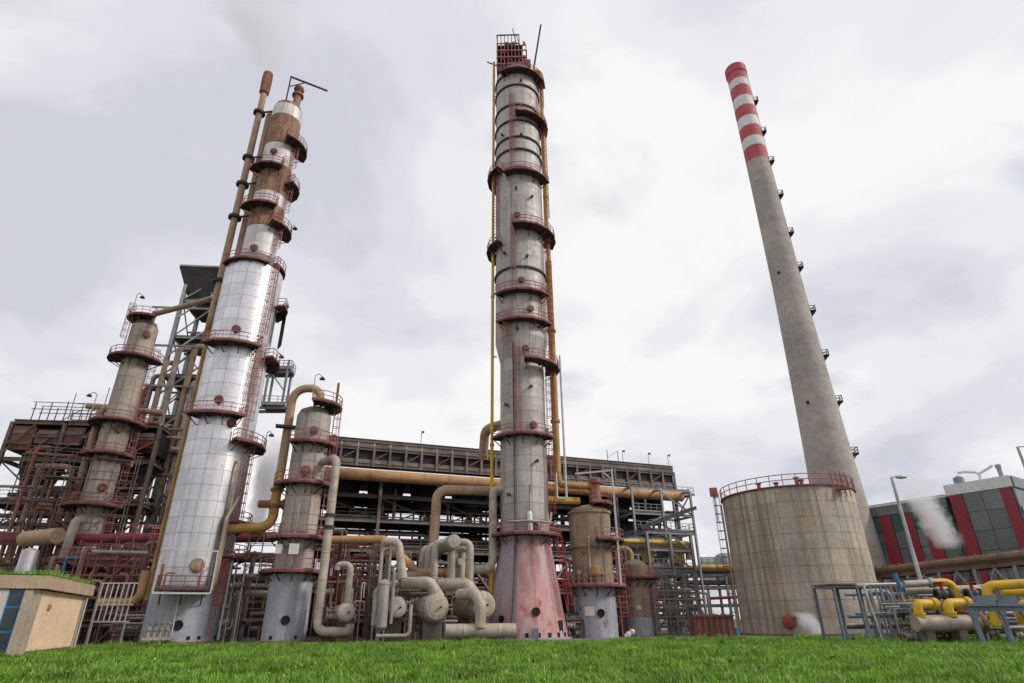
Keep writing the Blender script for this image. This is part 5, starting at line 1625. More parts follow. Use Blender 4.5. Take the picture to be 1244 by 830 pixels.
# light grey goal post hoist by the drum
gp_ = at(752, 640, 69.5)
ho = empty('hoist_frame', (gp_.x, 69.5, 0), 'pale grey hoist frame over the brown drum', 'hoist')
zz_ = hz(738, 570, 69.5)
MB().bar((-0.3, 0, zd(712)), (-0.3, 0, zz_), 0.22).build('post', 'steel_light', ho)
MB().bar((-0.15, 0, zz_ - 0.15), (-4.6, 0.3, zz_ - 0.45), 0.2).build('jib', 'steel_light', ho)
MB().bar((-0.3, 0, zz_ - 1.3), (-1.4, 0.05, zz_ - 0.25), 0.14).build('stay', 'steel_light', ho)
# red pump block on the drum crown
MB().lathe([(0.5, 0), (0.5, 2.2), (0.75, 2.3), (0.75, 2.8), (0, 2.9)], 14, (1.0, -0.4, ZD3 + 1.1)).build('drum_motor', 'red_rail', cdm)
yv = at(676, 600, 70.5)
pipe('pale yellow branch pipe entering the ochre elbow from the tower', [Vector((cxx + 2.2, 70.6, yv.z - 0.6)), Vector((at(703, 600, 72).x, 72.0, yv.z - 0.6))], 0.42, 'yellow_worn', seg=12)

# ================================================================== far rack and grid screen between rack and tank
fb = at(852, 678, 118.0)
sg = empty('cooling_screen', (fb.x, 118, 0), 'pale gridded screen wall far behind beside the tank', 'screen')
gz0, gz1 = hz(860, 706, 118), hz(860, 677, 118)
for i in range(9):
    for j in range(4):
        MB().box((0.55 + i * 1.15, 0, gz0 + (gz1 - gz0) * (j + 0.5) / 4), (1.03, 0.12, (gz1 - gz0) / 4 - 0.12)).build('panel', 'wall_white', sg)
MB().box((5.2, 0.3, (gz0 + gz1) / 2), (10.6, 0.2, gz1 - gz0 + 0.1)).build('backing', 'steel', sg)
for x in (0.5, 5, 10):
    MB().box((x, 0.3, gz0 / 2), (0.4, 0.4, gz0)).build('leg', 'steel', sg)
dk = at(886, 690, 112)
MB().lathe([(0, -2), (2.2, -1.9), (2.5, -1.2), (2.5, 9), (0, 10)], 20, (0, 0, 0), axis=(1, 0.1, 0)).build('storage_drum', 'steel', None, loc=dk)
tag(bpy.data.objects[-1] if False else [o for o in col.objects if o.name == 'storage_drum'][0], 'dark horizontal drum peeking out behind the tank edge', 'drum')
frr = frame('pipe_rack', 'low far rack with yellow pipe between grey rack and tank', 'pipe rack', (at(852, 770, 100).x, 100.0, 0), [0, 5.0, 10.0], [0, 4], [3.6, 6.2, 8.0], 'steel', cw=0.34, bh=0.4, rz=0)
MB().tube([(-3, -0.4, 9.1), (10, -0.4, 9.1)], 0.36, 10).build('pipe', 'yellow_worn', frr)
MB().tube([(2, -0.4, 4.6), (10, -0.4, 4.9)], 0.22, 10).build('pipe', 'pipe_red', frr)
MB().tube([(-3, 0.6, 6.9), (10, 0.6, 6.9)], 0.4, 10).build('pipe', 'pipe_dark', frr)
MB().tube([(-3, 1.6, 8.7), (10, 1.6, 8.7)], 0.5, 10).build('pipe', 'pipe_dark', frr)
# rusty corrugated skip
sk = at(866, 768, 66)
se = empty('rusty_skip', (sk.x, 66, 0), 'dark red rusty corrugated skip in front of the rack', 'skip')
sk_w, sk_h = 3.9, 2.15
for k in range(13):
    x = -sk_w / 2 + (k + 0.5) * sk_w / 13
    MB().box((x, -0.9 if k % 2 else -0.8, sk_h / 2 + 0.05), (sk_w / 13 + 0.02, 0.12, sk_h - (0.1 * ((k * 7) % 3)))).build('sheet', 'rust_sheet', se)
MB().box((0, 0.3, sk_h / 2), (sk_w - 0.1, 2.0, sk_h - 0.3)).build('body', 'rust_sheet', se)
MB().bar((-sk_w / 2 - 0.1, -1.0, sk_h - 0.15), (sk_w / 2 + 0.1, -1.0, sk_h - 0.15), 0.14).build('rim', 'rust_sheet', se)
bp = at(893, 762, 67)
b_ = MB().lathe([(0.32, 0), (0.34, 0.3), (0.32, 0.6), (0.34, 0.9), (0.3, 0.92), (0, 0.9)], 16).build('oil_drum', 'blue_paint', None, loc=(bp.x, 67, 0))
tag(b_, 'small blue oil drum between the rusty skip and tank', 'drum')
wb_ = at(764, 768, 68)
b_ = MB().lathe([(0.0, -0.6), (0.2, -0.5), (0.30, -0.1), (0.22, 0.15), (0.34, 0.4), (0.12, 0.7), (0, 0.72)], 9, axis=(0.9, 0.2, 0.5)).build('white_sack', 'wall_white', None, loc=(wb_.x, 68, 0.4))
tag(b_, 'small crumpled white sack by the drum foot', 'sack')

# ================================================================== storage tank
TX, TY, TR = (26.4 + 42.2) / 2, 76.0, 7.62
TZ = 15.45
tk = empty('storage_tank', (TX, TY, 0), 'big streaked beige storage tank built of square plates', 'tank', rz=math.atan2(-TX, TY))
MB().lathe([(TR - 0.01, 0), (TR - 0.01, TZ), (TR * 0.5, TZ + 0.7), (0, TZ + 0.9)], 64).build('inner_shell', 'tank_seam', tk)
cladding(tk, TR, 0.05, TZ, 1.72, 22, 'tank_plate', front=115, name='tank_plate', thick=0.03, gap=0.035)
MB().lathe([(TR + 0.02, TZ - 0.05), (TR + 0.22, TZ - 0.05), (TR + 0.22, TZ + 0.12), (TR - 0.2, TZ + 0.12)], 64).build('top_ring', 'pipe_red', tk)
rl = MB()
npst = 34
for k in range(npst):
    a = 360 * k / npst
    rl.bar(pol(TR + 0.12, a, TZ), pol(TR + 0.12, a, TZ + 1.35), 0.09)
o = rl.build('railing', 'red_rail', tk)
for z in (0.75, 1.35):
    MB().tube([pol(TR + 0.12, 360 * k / 68, TZ + z) for k in range(68)], 0.05, 6, closed=True, caps=False).build('rail', 'red_rail', o)
manhole(tk, TR, -16, 1.35, 0.6, 'dull_red', 0.45, 'dull_red')
MB().box((0, 0, 0), (0.2, 0.5, 0.2)).build('davit', 'dull_red', tk, loc=pol(TR + 0.3, -11, 1.8))
ladder(tk, TR + 0.35, -84, 0.2, TZ + 1.2, 'pipe_dark')
MB().tube([pol(TR + 0.3, -78, 0), pol(TR + 0.3, -78, TZ - 0.5)], 0.12, 8).build('dip_line', 'rust_tan', tk)
MB().box((0, 0, 0), (0.95, 0.5, 1.1)).build('float_gauge', 'red_rail', tk, loc=pol(TR + 0.9, -84, TZ + 1.3))
MB().bar(pol(TR + 0.9, -84, TZ - 2.5), pol(TR + 0.9, -84, TZ + 0.8), 0.1).build('gauge_post', 'steel_dark', tk)
for a in (40, 46, 52, 58):
    MB().bar(pol(TR + 0.5, a, TZ - 1.2), pol(TR + 0.25, a, TZ + 1.7), 0.12).build('stair_head_post', 'red_rail', tk)
MB().box((0, 0, 0), (1.4, 1.0, 0.12)).build('stair_head', 'red_rail', tk, loc=pol(TR + 0.4, 49, TZ - 0.4))
for a, h in ((-22, 0.7), (-6, 0.5), (12, 0.9), (16, 0.6)):
    MB().lathe([(0.22, 0), (0.22, h), (0.34, h), (0.34, h + 0.15), (0, h + 0.15)], 10, pol(TR - 0.5, a, TZ)).build('roof_vent', 'red_rail', tk)
MB().lathe([(TR + 0.05, 0), (TR + 0.45, 0), (TR + 0.45, 0.18), (TR + 0.05, 0.18)], 64).build('foundation_ring', 'foot', tk)

# ================================================================== chimney
HX, HY, HH = 53.8, 100.0, 120.0
ch = empty('chimney', (HX, HY, 0), 'towering tapered concrete chimney with red and white bands', 'chimney')


def hr(z):
    return float(np.interp(z, [0, 14, 28, 43, 60, 77, 91, 120], [4.75, 4.2, 3.62, 3.12, 2.66, 2.44, 2.3, 2.14]))


bz = [HH - 0.2]
for py in (90, 98.5, 111.5, 123, 136, 147.5, 161, 172, 187.5):
    bz.append(hz(898 + (py - 90) * 0.2, py, HY - 2.8))
segs = []
z = 0.0
zlow = bz[-1]
nl = 16
for k in range(nl):
    segs.append((zlow * k / nl, zlow * (k + 1) / nl, 'concrete', 'lift'))
rev = list(reversed(bz))
for k in range(9):
    segs.append((rev[k], rev[k + 1], 'stack_red' if k % 2 == 0 else 'stack_white', 'painted_band'))
for z0, z1, m_, nm in segs:
    zz = [z0 + (z1 - z0) * i / 3 for i in range(4)]
    pf = [(hr(z0) - 0.012, z0 + 0.0), (hr(z0), z0 + 0.05), (hr(z0 + 0.2), z0 + 0.2)] + [(hr(q), q) for q in zz[1:-1]] + [(hr(z1 - 0.2), z1 - 0.2), (hr(z1), z1 - 0.05), (hr(z1) - 0.012, z1)]
    MB().lathe(pf, 48).build(nm, m_, ch)
MB().lathe([(2.14, HH - 2.6), (2.38, HH - 2.2), (2.38, HH - 0.3), (2.2, HH), (1.75, HH), (1.75, HH - 6)], 48).build('crown_collar', 'stack_red', ch)
MB().lathe([(1.73, HH - 5), (0, HH - 5)], 32).build('flue_plug', 'shade_black', ch)
for py in (125, 162, 198, 239, 285, 327, 380, 434, 490, 553):
    px = 917 + (py - 125) * 0.256
    z = hz(px, py, HY)
    r = hr(z)
    st = MB().lathe([(r + 0.05, z - 0.15), (r + 1.15, z - 0.15), (r + 1.15, z), (r + 0.05, z)], 6, a0=rad(76), a1=rad(104)).build('platform', 'steel_dark', ch)
    pts = [pol(r + 0.1, 76, z), pol(r + 1.1, 76, z), pol(r + 1.1, 90, z), pol(r + 1.1, 104, z)]
    railing(st, pts, 'steel_dark', t=0.1)
    MB().bar(pol(r, 90, z - 1.4), pol(r + 1.0, 90, z - 0.2), 0.14).build('bracket', 'steel_dark', st)
lb = MB()
for k in range(12):
    z0, z1 = 8 + k * 9.2, 8 + (k + 1) * 9.2
    for s in (-0.25, 0.25):
        lb.bar(pol(hr(z0) + 0.3, 90, z0) + Vector((0, s, 0)), pol(hr(z1) + 0.3, 90, z1) + Vector((0, s, 0)), 0.08)
lb.build('ladder', 'steel', ch)
for py, px in ((324, 936), (485, 971)):
    z = hz(px, py, HY - 4)
    MB().box((0, 0, 0), (0.4, 0.3, 0.5)).build('inspection_box', 'black', ch, loc=pol(hr(z) + 0.05, -48, z))

# ================================================================== red and grey works building on the right
bc = at(1239, 620, 82.0)
B_ANG = rad(34)
fbd = empty('works_building', (bc.x, bc.y, 0), 'modern works building with red stripes and grey glazing', 'building', rz=B_ANG)


def wall_box(y0, y1, z0, z1, m_, nm, proud=0.0):
    return MB().box((2.0 - proud / 2 - 0.0, (y0 + y1) / 2, (z0 + z1) / 2), (4.0 + proud, abs(y1 - y0) - 0.06, z1 - z0 - 0.06)).build(nm, m_, fbd)




def ypl(px, py, want='y'):
    """how far along the long wall (local y) a photo coordinate falls, or its height there"""
    RI = Matrix.Rotation(-B_ANG, 3, 'Z')
    d = RI @ ray(px, py)
    c = RI @ (CAM - fbd.location)
    k = -c.x / d.x
    return c.y + k * d.y if want == 'y' else CAM.z + k * d.z


edges = [(1049, 'r'), (1059, 'g'), (1069, 'r'), (1084, 'g'), (1098, 'r'), (1111, 'g'), (1121, 'r'), (1137, 'g'), (1158, None)]
ys = [ypl(px, 635) for px, _ in edges]
h_low = ypl(1110, 606, 'z')
hs = h_low / 21.2
for k in range(len(edges) - 1):
    y, y1_, kind = ys[k], ys[k + 1], edges[k][1]
    if kind == 'r':
        wall_box(y, y1_, 0, h_low - 1.9, 'facade_red', 'red_panel', 0.14)
    else:
        wall_box(y, y1_, h_low - 4.4, h_low - 1.9, 'facade_green', 'green_panel')
        for q in range(3):
            wall_box(y, y1_, h_low - 11.9 + q * 2.5, h_low - 9.4 + q * 2.5, 'facade_grey', 'glazing_panel')
        wall_box(y, y1_, 0, h_low - 11.9, 'facade_red', 'red_panel')
yf, y_end = ys[0], ys[-1]
MB().box((1.9, (yf + y_end) / 2, h_low - 0.95), (4.0, yf - y_end, 1.8)).build('roof_band', 'facade_grey', fbd)
MB().box((14, (yf + y_end) / 2, h_low - 0.3), (28.4, yf - y_end + 0.4, 0.3)).build('roof', 'facade_white', fbd)
MB().box((13, yf + 0.2, h_low / 2 - 0.5), (24, 0.4, h_low - 1)).build('end_wall', 'facade_red', fbd)
# nearer, taller block
y2, y3, y4, y5 = ypl(1160, 620), ypl(1177, 620), ypl(1225, 620), ypl(1239, 620)
h2 = ypl(1190, 584, 'z')
hg_ = h2 - 1.5
wall_box(y2, y3, 0, hg_, 'facade_red', 'red_panel', 0.7)
for i in range(2):
    for j in range(6):
        w = (y3 - y4) / 2
        wall_box(y3 - i * w, y3 - (i + 1) * w, hg_ - (j + 1) * 2.6, hg_ - j * 2.6, 'facade_grey', 'glazing_panel', 0.55)
wall_box(y3, y4, 0, hg_ - 15.6, 'facade_red', 'red_panel', 0.5)
wall_box(y4, y5, 0, hg_, 'facade_red', 'red_panel', 0.7)
MB().box((2.6, (y2 + y5) / 2, h2 - 0.72), (6.4, y2 - y5 + 0.6, 1.5)).build('parapet', 'facade_white', fbd)
MB().box((16, (y2 + y5) / 2, h2 - 1.0), (20, y2 - y5, 0.3)).build('roof', 'steel', fbd)
for k in range(6):
    MB().box((1.75 + k * 4.1, y5 - 0.15, hg_ / 2), (4.0, 0.3, hg_)).build('gable_panel', 'facade_red' if k == 1 else 'facade_grey', fbd)
MB().box((12, y5 - 0.36, h2 - 0.8), (24.5, 0.36, 1.5)).build('parapet', 'facade_grey', fbd)
for k in range(3):
    MB().box((12, y5 - 0.5, hg_ - 3 - k * 4.0), (24, 0.25, 0.9)).build('gable_rail', 'facade_white', fbd)
ln2 = y2 - y5
for yy, r, h_, kind in ((ypl(1160, 590), 0.3, 0.5, 'm'), (ypl(1184, 580), 0.3, 1.0, 'y'), (ypl(1209, 575), 0.28, 1.6, 's')):
    if kind == 'm':
        MB().lathe([(r, 0), (r, h_), (r * 2.3, h_), (r * 2.3, h_ + 0.7), (0, h_ + 1.1)], 16, (2, yy, h2)).build('roof_vent', 'steel', fbd)
    elif kind == 's':
        MB().lathe([(r, 0), (r, h_), (r * 1.3, h_), (r * 1.3, h_ + 0.5), (r, h_ + 0.5)], 16, (2, yy, h2)).build('roof_flue', 'steel', fbd)
    else:
        MB().tube([(2, yy, h2), (2, yy, h2 + 1.5), (1.4, yy + 1.5, h2 + 1.8), (0.9, yy + 2.2, h2 + 1.7)], 0.19, 12).tube([(2, yy, h2 + 1.3), (2.2, yy - 1.4, h2 + 1.9), (1.8, yy - 2.0, h2 + 2.1)], 0.18, 12).build('roof_duct', 'facade_white', fbd)

# ================================================================== pipe bridge in front of the building
pb0, pb1 = at(1056, 690, 78), at(1262, 661, 56)
bdv = Vector((pb1.x - pb0.x, pb1.y - pb0.y, 0)); bl = bdv.length; bdv.normalize()
brz = math.atan2(bdv.y, bdv.x)
br = empty('pipe_bridge', (pb0.x, pb0.y, 0), 'rusty pipe bridge crossing in front of the red building', 'pipe bridge', rz=brz)
zbr = 6.2
for z, h in ((zbr, 0.5),):
    for s in (0, 2.6):
        MB().ibeam((-6, s, z), (bl + 6, s, z), 0.25, h).build('bridge_beam', 'steel_brown', br)
for k, (s, r, m_, dz) in enumerate(((-0.1, 0.34, 'pipe_brown', 0.65), (0.7, 0.3, 'pipe_tan', 0.7), (1.5, 0.36, 'rust_tan', 0.7), (2.2, 0.28, 'pipe_brown', 0.6))):
    MB().tube([(-6, s, zbr + dz), (bl + 6, s, zbr + dz)], r, 10, bands=2.5).build('pipe', m_, br)
MB().tube([(-6, -0.6, zbr - 2.9), (bl + 6, -0.6, zbr - 2.9)], 0.22, 10).build('pipe', 'yellow', br)
for k in range(6):
    x = 1.5 + k * (bl / 5)
    for s in (0, 2.6):
        MB().ibeam((x, s, 0), (x, s, zbr - 0.26), 0.36, 0.36, up=(0, 1, 0)).build('trestle', 'steel', br)
    if k < 5:
        MB().bar((x + 0.2, 0, zbr - 3.2), (x + bl / 10, 0, zbr - 0.3), 0.18).build('brace', 'steel', br)
        MB().bar((x + bl / 5 - 0.2, 0, zbr - 3.2), (x + bl / 10, 0, zbr - 0.3), 0.18).build('brace', 'steel', br)
for k in range(26):
    x = -5 + k * (bl + 10) / 25
    MB().bar((x, -0.25, zbr + 0.3), (x, -0.25, zbr + 1.15), 0.12).build('pipe_stop', 'rust', br)

# street lamps
def street_lamp(label, p_top, Y, base_z=0.0, arm=(-1.4, 0, 0.1), r=0.13):
    t_ = at(*p_top, Y)
    e = empty('street_lamp', (t_.x, Y, 0), label, 'street lamp')
    MB().lathe([(r * 1.5, 0), (r * 1.4, 1.0), (r, 1.2), (r * 0.62, t_.z)], 12).build('pole', 'lamp_grey', e)
    a = Vector((0, 0, t_.z)); b2 = a + Vector(arm)
    MB().tube([a + Vector((0, 0, -0.5)), a + Vector((arm[0] * 0.1, 0, 0.05)), b2], 0.07, 8).build('arm', 'lamp_grey', e)
    MB().lathe([(0, -0.1), (0.16, 0.0), (0.22, 0.5), (0.14, 1.0), (0, 1.05)], 10, b2 - Vector((0, 0, 0.02)), axis=(arm[0], arm[1], 0.0)).build('lamp_head', 'lamp_grey', e)
    return e


street_lamp('street lamp with short arm in front of the red striped building', (1083, 580), 62.0, arm=(0.5, 0, 0.05), r=0.22)
street_lamp('street lamp cut by the frame edge above the right building', (1236, 543), 58.0, arm=(1.0, 0, 0.0), r=0.2)

# ================================================================== yellow pipe skid, canopy and blue grey supports
SY = 46.0
cn0 = at(1025, 772, 52.0)
cv = frame('canopy_frame', 'low blue grey canopy on thin posts beside the tank', 'canopy', (cn0.x, 52.0, 0), [0, 2.1, 4.2], [0, 2.6], [4.0], 'steel_blue', cw=0.17, bh=0.18, rz=rad(8))
MB().box((2.9, 1.3, 4.18), (6.0, 3.0, 0.10)).build('canopy_sheet', 'rust', cv)
gtx = at(1066, 775, 49.5)
hg = empty('tubular_gate', (gtx.x, 49.5, 0), 'pale tubular gate frame beside the canopy', 'gate')
gw, gh2 = 2.8, 4.0
hp = MB().tube([(0.4, 0, 0), (-0.1, 0, gh2), (gw, 0.3, gh2 + 0.05), (gw + 0.2, 0.3, 0)], 0.09, 8, 1.5).build('outer_frame', 'steel_light', hg)
MB().tube([(0.1, 0, 2.0), (gw + 0.1, 0.3, 2.0)], 0.06, 8).build('cross_rail', 'steel_light', hg)
for k in range(6):
    x = 0.4 + k * 0.42
    MB().bar((x + 0.15, 0.1 + 0.03 * k, 0.0), (x, 0.1 + 0.03 * k, gh2 - 0.1), 0.09).build('baluster', 'steel_blue' if k % 2 else 'steel', hg)


def S(px, py, Y=SY):
    return at(px, py, Y)


a0 = S(1112, 758, 46.0); a1 = S(1178, 756, 46.5)
z_ = (a0.z + a1.z) / 2
ml = empty('meter_run', (a0.x, 46.0, 0), 'fat pale horizontal pipe barrel with flange under the yellow elbows', 'pipe')
r_ = 0.52
MB().tube([(0, 0, z_), (a1.x - a0.x, 0.4, z_)], r_, 18, bands=2.2).build('barrel', 'pipe_tan', ml)
MB().lathe([(r_ * 0.9, 0), (r_ * 1.35, 0), (r_ * 1.35, 0.35), (r_ * 1.2, 0.35), (r_ * 1.2, 0.45), (r_ * 1.35, 0.45), (r_ * 1.35, 0.8), (0, 0.8)], 20, (a1.x - a0.x, 0.4, z_), axis=(1, 0.1, 0)).build('flange', 'pipe_brown', ml)
for w in (0.2, 0.75):
    MB().box(((a1.x - a0.x) * w, 0.3, (z_ - r_) / 2), (0.6, 0.8, z_ - r_ + 0.1)).build('saddle', 'foot', ml)


def elbow_yellow(label, px0, py_low, py_top, px1, Y, r=0.31, m_='yellow', fl=True):
    lo = S(px0, py_low, Y); hi = S(px0, py_top, Y)
    x1 = S(px1, py_top, Y).x
    return pipe(label, [Vector((lo.x, Y, lo.z)), Vector((lo.x, Y, hi.z)), Vector((x1, Y + 0.3, hi.z))], r, m_, seg=16, bend=0.9, flanges=[(0, 0.04), (1, 0.9)] if fl else ())


elbow_yellow('smaller yellow elbow standing on the pale barrel, nearest the tank', 1117, 748, 734, 1140, 46.0)
elbow_yellow('yellow elbow standing on the pale barrel beside the blue support', 1154, 747, 733, 1180, 46.2, 0.33)
hz_ = S(1130, 708, 47.5)
pipe('yellow pipe arching over from the grey line down to the barrel', [Vector((S(1132, 708, 47.5).x, 47.5, hz_.z)), Vector((S(1157, 708, 47.5).x, 47.5, hz_.z)), Vector((S(1157, 708, 47.5).x, 47.5, hz_.z - 2.0))], 0.28, 'yellow', seg=16, bend=1.0)
pipe('grey line feeding the arched yellow pipe', [Vector((S(1098, 709, 47.5).x, 47.5, hz_.z - 0.1)), Vector((S(1133, 708, 47.5).x, 47.5, hz_.z))], 0.26, 'pipe_grey', flanges=[(0, 0.95)])
hb = S(1200, 712, 45.0)
pipe('long yellow pipe leaving the picture with its elbow at the skid', [Vector((S(1196, 712, 45).x, 45, hb.z - 2.6)), Vector((S(1196, 712, 45).x, 45, hb.z)), Vector((S(1275, 712, 44).x, 44, hb.z + 0.15))], 0.31, 'yellow', seg=16, bend=1.0, flanges=[(0, 0.1)])
pipe('lower short yellow pipe behind the blue grey supports', [Vector((S(1216, 718, 47).x, 47, S(1216, 720, 47).z)), Vector((S(1275, 718, 46).x, 46, S(1216, 718, 47).z))], 0.3, 'yellow', seg=14)
pipe('yellow elbow hooked down at the picture edge', [Vector((S(1238, 738, 45.5).x, 45.5, 1.2)), Vector((S(1238, 738, 45.5).x, 45.5, S(1238, 734, 45.5).z)), Vector((S(1270, 738, 45).x, 45.2, S(1238, 734, 45.5).z))], 0.32, 'yellow', seg=14, bend=1.0)
pipe('pale long line behind the yellow elbows', [S(1098, 717, 49), Vector((S(1190, 717, 49).x, 49, S(1098, 717, 49).z))], 0.3, 'pipe_tan', bands=2)
pipe('lower grey line reaching under the canopy roof', [S(1040, 712, 51), Vector((S(1130, 708, 50).x, 50, S(1040, 712, 51).z))], 0.2, 'pipe_grey')
for lab, px, py, Y in (('red handled valve between the two yellow elbows', 1146, 722, 46.8), ('red handled valve near the long yellow pipe', 1183, 722, 46.8)):
    p = S(px, py, Y)
    e = empty('gate_valve', (p.x, Y, 0), lab, 'valve')
    valve_part(e, (0, 0, p.z), 0.34, 'lamp_dark', 'red_bright')
    MB().bar((0, 0, 0), (0, 0, p.z - 0.3), 0.16).build('support_post', 'steel_blue', e)
for k in range(3):
    p = S(1125 + k * 22, 760, 48.2)
    MB()
# blue grey portal supports
for lab, px, Y, n_ in (('blue grey cut out steel support in front of the skid', 1213, 42.5, 1), ('blue grey steel support at the picture edge', 1243, 44.5, 2)):
    p = at(px, 781, Y)
    e = empty('pipe_support', (p.x, Y, 0), lab, 'support', rz=rad(-12))
    h = 2.3
    w = 1.9 if n_ == 1 else 1.6
    bw_ = 0.24
    MB().add([(-w / 2, -0.1, 0), (-w / 2 + bw_, -0.1, 0), (-w / 2 + bw_ * 0.7, -0.1, h * 0.62), (-w / 2 + bw_ * 1.6, -0.1, h * 0.86), (w / 2 - bw_ * 1.6, -0.1, h * 0.86), (w / 2 - bw_ * 0.7, -0.1, h * 0.62), (w / 2 - bw_, -0.1, 0), (w / 2, -0.1, 0), (w / 2 - 0.1, -0.1, h), (-w / 2 + 0.1 - 0.3, -0.1, h),
              (-w / 2, 0.1, 0), (-w / 2 + bw_, 0.1, 0), (-w / 2 + bw_ * 0.7, 0.1, h * 0.62), (-w / 2 + bw_ * 1.6, 0.1, h * 0.86), (w / 2 - bw_ * 1.6, 0.1, h * 0.86), (w / 2 - bw_ * 0.7, 0.1, h * 0.62), (w / 2 - bw_, 0.1, 0), (w / 2, 0.1, 0), (w / 2 - 0.1, 0.1, h), (-w / 2 + 0.1 - 0.3, 0.1, h)],
             [(0, 1, 2, 9), (9, 2, 3), (9, 3, 4, 8), (8, 4, 5), (8, 5, 6, 7), (12, 11, 10, 19), (13, 12, 19), (14, 13, 19, 18), (15, 14, 18), (16, 15, 18, 17)] + [(i, (i + 1) % 10, (i + 1) % 10 + 10, i + 10) for i in range(10)]).build('portal', 'steel_blue', e)
    MB().box((0, 0, h + 0.08), (w + 0.5, 0.7, 0.14)).build('cap_plate', 'steel_blue', e)
    MB().box((0.1, 0.2, h + 0.42), (w * 0.6, 0.2, 0.5)).build('cable_tray', 'steel_blue', e)
    MB().bar((-w * 0.3, 0.05, h + 0.15), (-w * 0.3 - 0.1, 0.05, h + 1.0), 0.12).build('bracket', 'steel_blue', e)
tangle('small fittings crowding under the yellow pipes', Vector((S(1100, 775, 47.5).x, 47.5, 0)), 9.5, 2.5, 2.8, 34, 51, mats=('pipe_dark', 'pipe_grey', 'steel_blue', 'steel', 'pipe_brown'), rmin=0.05, rmax=0.16, rz=0.0, valves=7)
tangle('grey lines and posts behind the skid under the bridge', Vector((S(1068, 770, 56).x, 56, 0)), 15, 4.0, 4.4, 34, 52, mats=('pipe_grey', 'steel', 'steel_blue', 'pipe_tan'), rmin=0.06, rmax=0.18, rz=0.0, valves=4)
bl_ = S(1091, 712, 49)
b_ = MB().tube([(0, 0, 0.9), (0.1, 0, 0.1), (0.25, 0, -0.4)], 0.16, 8).build('hose_bundle', 'blue_paint', None, loc=(bl_.x, 49, bl_.z))
tag(b_, 'short blue hose hanging above the pale gate frame', 'hose')

# ================================================================== hut at the left
hut = empty('utility_hut', (-31.3, 42.0, 0), 'small flat roofed hut with peach side wall and blue window', 'hut', rz=U_ANG)
HH_, HV, HU = 4.75, 12.0, 9.0          # local x = u (hut lies on the -x side), local y = v
MB().box((-HU / 2, HV / 2, 1.95), (HU - 0.3, HV - 0.3, 3.9)).build('core', 'wall_edge', hut)
MB().box((-0.06, HV / 2 + 0.1, 1.93), (0.26, HV - 1.5, 3.86)).build('side_wall', 'wall_beige', hut)
for y in (0.32, HV - 0.25):
    MB().box((-0.05, y, 1.93), (0.36, 0.62 if y < 1 else 0.5, 3.86)).build('corner_pier', 'wall_edge', hut)
MB().box((-0.42, -0.02, 1.93), (0.46, 0.30, 3.86)).build('front_pier', 'wall_edge', hut)
wd_ = MB().box((-1.08, 0.02, 1.93), (0.84, 0.14, 3.86)).build('window', 'blue_paint', hut)
for z, h_ in ((0.75, 1.2), (2.15, 1.3), (3.35, 0.8)):
    MB().box((-1.08, -0.07, z), (0.6, 0.05, h_)).build('pane', 'glass_dark', wd_)
MB().box((-5.25, -0.02, 1.93), (7.48, 0.24, 3.86)).build('front_wall', 'wall_white', hut)
MB().box((-HU / 2 + 0.22, HV / 2, HH_ - 0.42), (HU + 0.55, HV + 0.55, 0.80)).build('roof_slab', 'fascia', hut)
MB().box((-HU / 2 + 0.22, HV / 2, HH_ + 0.02), (HU + 0.3, HV + 0.3, 0.06)).build('roof_soil', 'soil', hut)
for z_, h_ in ((0.12, 0.24),):
    MB().box((0.09, HV / 2 + 0.1, z_), (0.06, HV - 1.5, h_)).build('plinth', 'foot', hut)
MB().box((0.12, 3.0, 2.9), (0.1, 0.5, 0.35)).build('wall_vent', 'steel', hut)
MB().tube([(0.22, HV - 0.05, 0), (0.22, HV - 0.05, HH_ - 0.9)], 0.07, 8).build('downpipe', 'steel_light', hut)
rng = np.random.default_rng(4)
n = 900
lu = -rng.random(n) * HU + 0.5; lv = rng.random(n) * (HV + 0.4)
patch = vnoise(lu, lv, 1.8, 9)
kp = patch > 0.32
lu, lv, patch = lu[kp], lv[kp], patch[kp]
grass('roof_grass', -31.3 + lu * math.cos(U_ANG) - lv * math.sin(U_ANG), 42 + lu * math.sin(U_ANG) + lv * math.cos(U_ANG), HH_ + 0.05, 0.16, 0.42, 10, 'grass growing on the flat hut roof', width=0.04, seed=8, spread=0.12, hfield=0.5 + patch)
# pale handrail stair beyond the hut
hs_ = at(116, 740, 58.0)
st_ = empty('stair_rail', (hs_.x, 58.0, 0), 'pale grey handrail panel between the hut and the columns', 'railing')
for k in range(7):
    MB().bar((k * 0.42, 0.1 * k, 2.0), (k * 0.42 + 0.1, 0.1 * k, 5.2), 0.08).build('baluster', 'steel_light', st_)
for z in (5.2, 3.4, 2.0):
    MB().bar((-0.1, 0, z), (2.9, 0.65, z), 0.1).build('rail', 'steel_light', st_)
for x in (0, 2.6):
    MB().bar((x, 0.22 * x, 0), (x, 0.22 * x, 2.0), 0.14).build('post', 'steel', st_)

